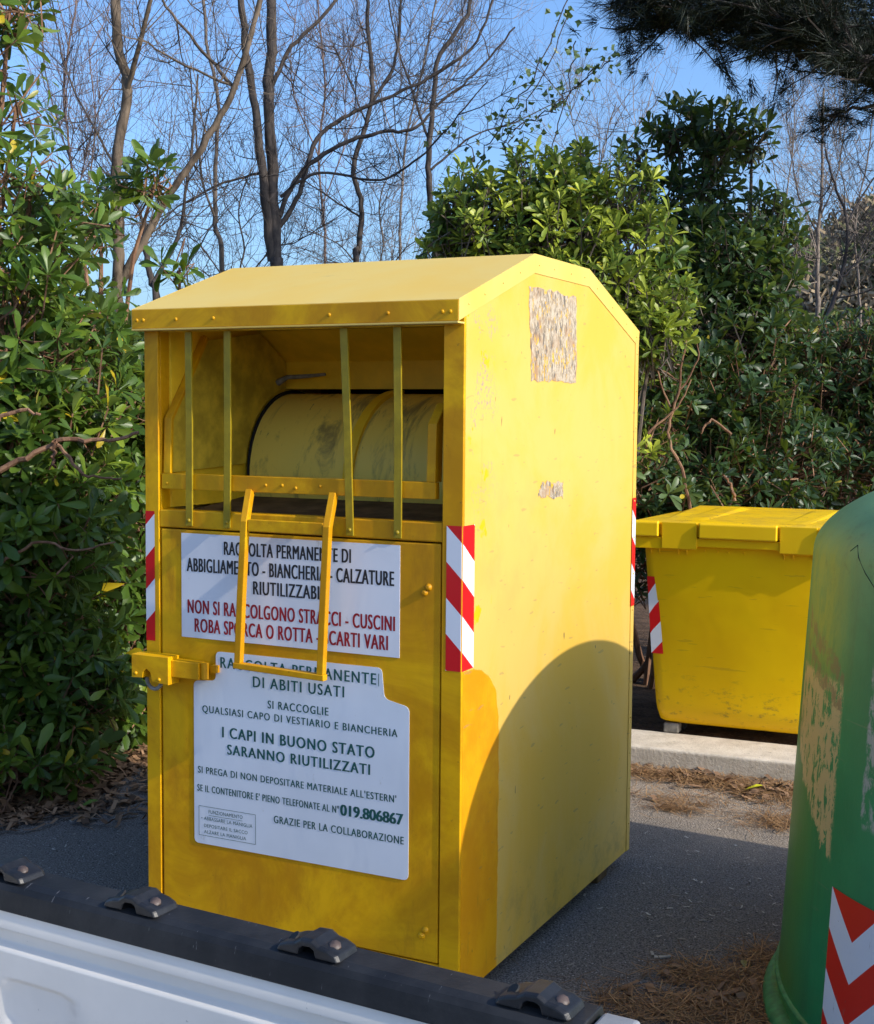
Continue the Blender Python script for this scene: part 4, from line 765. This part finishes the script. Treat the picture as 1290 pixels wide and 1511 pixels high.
# pine: trunk out of frame to the right, long drooping bough reaching into the top corner
def pine():
    e = empty('pine_tree', (3.6,7.2,G), 'dark pine bough with drooping needles hanging in from the top right', 'tree')
    T = [np.array(p) for p in ((3.6,7.2,G),(3.55,7.15,1.5),(3.45,7.0,3.2),(3.5,7.1,5.0),(3.5,7.0,6.4))]; b = MB(); b.tube(wob(T,5,0.01), [0.17-0.004*i for i in range(21)], 12); b.build('trunk', BK['red'], e, smooth=True)
    tips = []; bw = MB()
    def bough(P, r0, r1, n, spread, LL):
        W_ = wob(P, 8, 0.012); m = len(W_); bw.tube(W_, [r0+(r1-r0)*i/(m-1) for i in range(m)], 6, cap=False)
        for k in range(n):
            i = int(rng.integers(m//6, m)); i = min(i, m-2); t = W_[i+1]-W_[i]; t /= np.linalg.norm(t); d = t*0.9 + rng.normal(0, spread, 3)*np.array([1,1,0.55]); d /= np.linalg.norm(d)
            q = W_[i].copy(); pts = [q.copy()]; L = LL*rng.uniform(0.4,1.2)
            for s_ in range(4): d = d + rng.normal(0,0.14,3) + np.array([0,0,0.05]); d /= np.linalg.norm(d); q = q+d*L/4; pts.append(q.copy())
            bw.tube(pts, [0.007,0.006,0.005,0.004,0.003], 4, cap=False)
            for f in (1,2,3,4):
                for _ in range(2 if f < 4 else 3): tips.append((pts[f]+rng.normal(0,0.035,3), d+rng.normal(0,0.45,3)))
    J = np.array([3.5,7.0,3.8]); ap = lambda x, y, d: at(x+8, y-24, d)
    for P, n in (([J,ap(1500,150,7.9),ap(1300,150,7.6),ap(1200,115,7.4),ap(1100,70,7.3),ap(1010,35,7.3)],70), ([J,ap(1500,90,7.7),ap(1250,60,7.3),ap(1100,15,7.2),ap(1000,-20,7.2),ap(945,5,7.2)],80),
                 ([ap(1480,120,7.9),ap(1290,95,7.4),ap(1150,55,7.2),ap(1040,50,7.1),ap(965,55,7.1)],64), ([ap(1500,60,7.9),ap(1300,20,7.5),ap(1130,-30,7.3),ap(1020,-60,7.3),ap(950,-45,7.3)],70), ([ap(1440,20,8.0),ap(1290,-30,7.6),ap(1100,-80,7.4),ap(950,-90,7.4)],50), ([ap(1400,150,7.8),ap(1290,120,7.0),ap(1210,85,6.9),ap(1120,40,6.9)],60),
                 ([J,ap(1480,200,8.0),ap(1290,180,7.7),ap(1215,195,7.6)],8)):
        bough(P, 0.045 if n > 10 else 0.018, 0.008, n, 0.58, 0.40 if n > 10 else 0.2)
    # the rest of the crown, out of frame to the right
    for c in ((4.2,6.6,4.6),(3.2,7.8,5.2),(4.4,7.6,5.6),(3.6,6.4,6.0)):
        c = np.array(c); bough([T[3]*0.6+T[2]*0.4, (T[3]+c)/2, c], 0.05, 0.01, 30, 0.9, 0.7)
    bw.build('boughs', BK['dark'], e)
    P = np.array([t[0] for t in tips]); A = np.array([t[1] for t in tips]); Mx = rot_to(A); n = len(P); K = 22
    a = rng.uniform(0,2*np.pi,(n,K)); s_ = np.abs(rng.normal(0.45,0.28,(n,K))); d = np.stack([np.sin(s_)*np.cos(a), np.sin(s_)*np.sin(a), np.cos(s_)],2); dw = np.einsum('nij,nkj->nki', Mx, d); L = rng.uniform(0.07,0.13,(n,K))[:,:,None]
    side = np.cross(dw, rng.normal(size=(n,K,3))); side /= np.linalg.norm(side, axis=2, keepdims=True); side *= 0.0019
    o = P[:,None,:]+rng.normal(0,0.012,(n,K,3)); V = np.stack([o-side, o+side, o+dw*L], 2).reshape(-1,3)
    raw('needles', V, np.arange(n*K*3), np.full(n*K,3), LM_NEEDLE, e, np.zeros(n*K)); return n
t = NT('pine_needle'); LM_NEEDLE = t.out(t.mix(t.new('NewGeometry').outputs['Random Per Island'], (0.005,0.010,0.005), (0.014,0.022,0.009)), 0.5, 0.3)
pine()

# hillside with winter scrub beyond the right hedge, low ridge far left
def hill(name, cx, cy, rx, ry, h, mat, n=70):
    b = MB(); vs = []
    for i in range(n+1):
        for j in range(n+1):
            u, v = 2*i/n-1, 2*j/n-1; x, y = cx+u*rx, cy+v*ry; d = max(0, 1-(u*u+v*v)); z = h*d**1.2 - 0.3 + 0.05*h*d*(math.sin(x*0.7+y*0.31)+math.sin(x*0.23-y*0.47+1)+0.6*math.sin(x*1.9+y*1.1)); vs.append((x,y,z))
    b.add(vs, [(i*(n+1)+j,(i+1)*(n+1)+j,(i+1)*(n+1)+j+1,i*(n+1)+j+1) for i in range(n) for j in range(n)]); return tag(b.build(name, mat, smooth=True), kind='structure')
def hill_mat():
    t = NT('hillside'); v = t.obj(); n = t.noise(v, 1.3, 8, 0.75); c = t.mix(t.step(n, 0.35, 0.65), (0.15,0.12,0.07), (0.36,0.28,0.17)); c = t.mix(t.step(t.noise(v, 0.5, 5), 0.52, 0.66), c, (0.045,0.06,0.025)); t.bump(n, 1.0, 0.8)
    return t.out(c, 0.95, 0.1)
hm = hill_mat()
hill('hill', 9.0, 52.0, 30.0, 20.0, 13.5, hm); hill('hill_ridge', -95, 170, 90, 60, 14, hm)
def scrub():
    n = 2600; th = rng.uniform(0,1,(n,2)); x = -14+th[:,0]*18; y = 36+th[:,1]*14; u, v = (x-9)/30, (y-52)/20; d = np.clip(1-(u*u+v*v),0,1); z = 13.5*d**1.2-0.3
    keep = d > 0.02; x, y, z = x[keep], y[keep], z[keep]; n = len(x); K = 24
    o = np.stack([x,y,z],1)[:,None,:]+rng.normal(0,0.32,(n,K,3)); o[:,:,2] += 0.25; d = rng.normal(size=(n,K,3)); d[:,:,2] = np.abs(d[:,:,2]); d /= np.linalg.norm(d,axis=2,keepdims=True)
    s = np.cross(d, rng.normal(size=(n,K,3))); s /= np.linalg.norm(s,axis=2,keepdims=True); L = rng.uniform(0.15,0.5,(n,K,1)); V = np.stack([o-s*0.05, o+s*0.05, o+d*L+s*0.04, o+d*L-s*0.04],2).reshape(-1,3)
    t = NT('scrub'); r = t.new('NewGeometry').outputs['Random Per Island']; c = t.mix(r, (0.20,0.15,0.095), (0.46,0.36,0.23)); c = t.mix(t.step(t.noise(t.obj(), 0.6, 4), 0.48, 0.58), c, (0.15,0.16,0.06))
    tag(raw('scrub_vegetation', V, np.arange(n*K*4), np.full(n*K,4), t.out(c, 0.9, 0.1)), kind='stuff')
scrub()

# ------------------------------------------------------------------ litter on the ground
def strips(name, P, ang, L, wd, mat, curl=0.15, lift=0.008, kind='stuff'):
    """thin curved strips lying about: n x (3 stations x 2 verts)"""
    n = len(P); d = np.stack([np.cos(ang), np.sin(ang), np.zeros(n)],1); s = np.stack([-np.sin(ang), np.cos(ang), np.zeros(n)],1); V = []
    tilt = rng.normal(0,0.12,n)
    for t, cu_ in ((-0.5,0),(0,1),(0.5,0)):
        c = P + d*(L*t)[:,None] + s*(L*curl*rng.normal(0,1,n)*cu_)[:,None]; c[:,2] += np.abs(rng.normal(0,lift,n)) + np.abs(t*L*tilt)
        V += [c-s*wd[:,None]/2, c+s*wd[:,None]/2]
    V = np.stack(V,1).reshape(-1,3); o = np.arange(n)[:,None]*6; lp = np.concatenate([o+np.array([[0,2,3,1]]), o+np.array([[2,4,5,3]])],1).ravel()
    return tag(raw(name, V, lp, np.full(n*2,4), mat), kind=kind)
def gpt(px, py, n, sx, sy, z=G+0.004):
    d = CF + CR*(px-645)/FPX - CU*(py-755.5)/FPX; t = (z-CAM[2])/d[2]; c = CAM+d*t; return np.stack([c[0]+rng.normal(0,sx,n), c[1]+rng.normal(0,sy,n), np.full(n,z)],1)
Z = [gpt(960,1142,300,0.12,0.06), gpt(1020,1150,420,0.2,0.07), gpt(1100,1160,520,0.2,0.08), gpt(1170,1175,600,0.16,0.13), gpt(1060,1190,160,0.3,0.16), gpt(1230,1170,400,0.16,0.12), gpt(1150,1215,260,0.08,0.06), gpt(1000,1195,140,0.06,0.025), gpt(985,1180,120,0.12,0.03),
     gpt(1075,1450,260,0.10,0.05), gpt(1010,1490,260,0.13,0.05), gpt(1120,1470,430,0.07,0.13), gpt(1130,1415,220,0.05,0.07), gpt(945,1492,160,0.08,0.04), gpt(1090,1500,240,0.12,0.06), gpt(1020,1440,120,0.06,0.05)]
P = np.concatenate(Z); n = len(P); strips('pine_needle_litter', P, rng.uniform(0,np.pi,n), rng.uniform(0.06,0.15,n), rng.uniform(0.0014,0.0032,n), litter_mat('dry_needles', (0.09,0.040,0.016), (0.46,0.27,0.12)))
Z = [gpt(60,1150,400,0.28,0.22,G+0.006), gpt(150,1130,400,0.25,0.2,G+0.006), gpt(190,1080,260,0.2,0.25,G+0.006), gpt(20,1200,200,0.12,0.12,G+0.006), gpt(120,1190,160,0.2,0.1,G+0.006), gpt(200,1050,220,0.2,0.3,G+0.02), gpt(1000,1145,60,0.2,0.06), gpt(1110,1165,90,0.2,0.10), gpt(1090,1480,40,0.15,0.1)]
P = np.concatenate(Z); n = len(P); strips('leaf_litter', P, rng.uniform(0,np.pi,n), rng.uniform(0.03,0.10,n), rng.uniform(0.004,0.03,n), litter_mat('dry_leaves', (0.08,0.045,0.025), (0.34,0.20,0.11)), 0.1, 0.012)
P = np.concatenate([gpt(1050,1350,60,0.25,0.35), gpt(1000,1250,40,0.3,0.3), gpt(150,1230,40,0.35,0.2)]); n = len(P); strips('twig_litter', P, rng.uniform(0,np.pi,n), rng.uniform(0.008,0.03,n), rng.uniform(0.003,0.009,n), litter_mat('pale_bits', (0.20,0.17,0.13), (0.55,0.50,0.42)), 0.05, 0.002)
lm_y = plain('yellow_leaf', (0.50,0.48,0.02), 0.5)
def fallen(px, py, L, a, mat, label, z=G+0.012):
    c = gpt(px, py, 1, 0, 0, z)[0]; V = LV*np.array([L,L*1.3,L*1.2]); b = MB(); ca, sa = math.cos(a), math.sin(a)
    b.add([(c[0]+x*ca-y*sa, c[1]+x*sa+y*ca, c[2]+zz+0.25*x) for x, y, zz in V], LF); return tag(b.build('fallen_leaf', mat), label, 'leaf')
fallen(1098,1166,0.085,0.6,lm_y,'yellow fallen leaf on the needles below the kerb')
fallen(1101,1432,0.05,2.0,plain('olive_leaf', (0.20,0.17,0.03), 0.5),'dull olive fallen leaf beside the base of the green bottle bank')
fallen(112,1195,0.10,1.2,plain('green_leaf', (0.14,0.22,0.04), 0.4),'pale green fallen leaf on the shaded asphalt by the left hedge')
b = MB(); c = gpt(978,1412,1,0,0,G+0.006)[0]; b.tube([c+np.array([-0.022,-0.012,0]), c, c+np.array([0.024,0.015,0.003])], 0.004, 6); tag(b.build('stick', plain('bleached_wood', (0.55,0.47,0.36), 0.8)), 'short bleached stick on the shaded asphalt right of the clothes bin', 'stick')
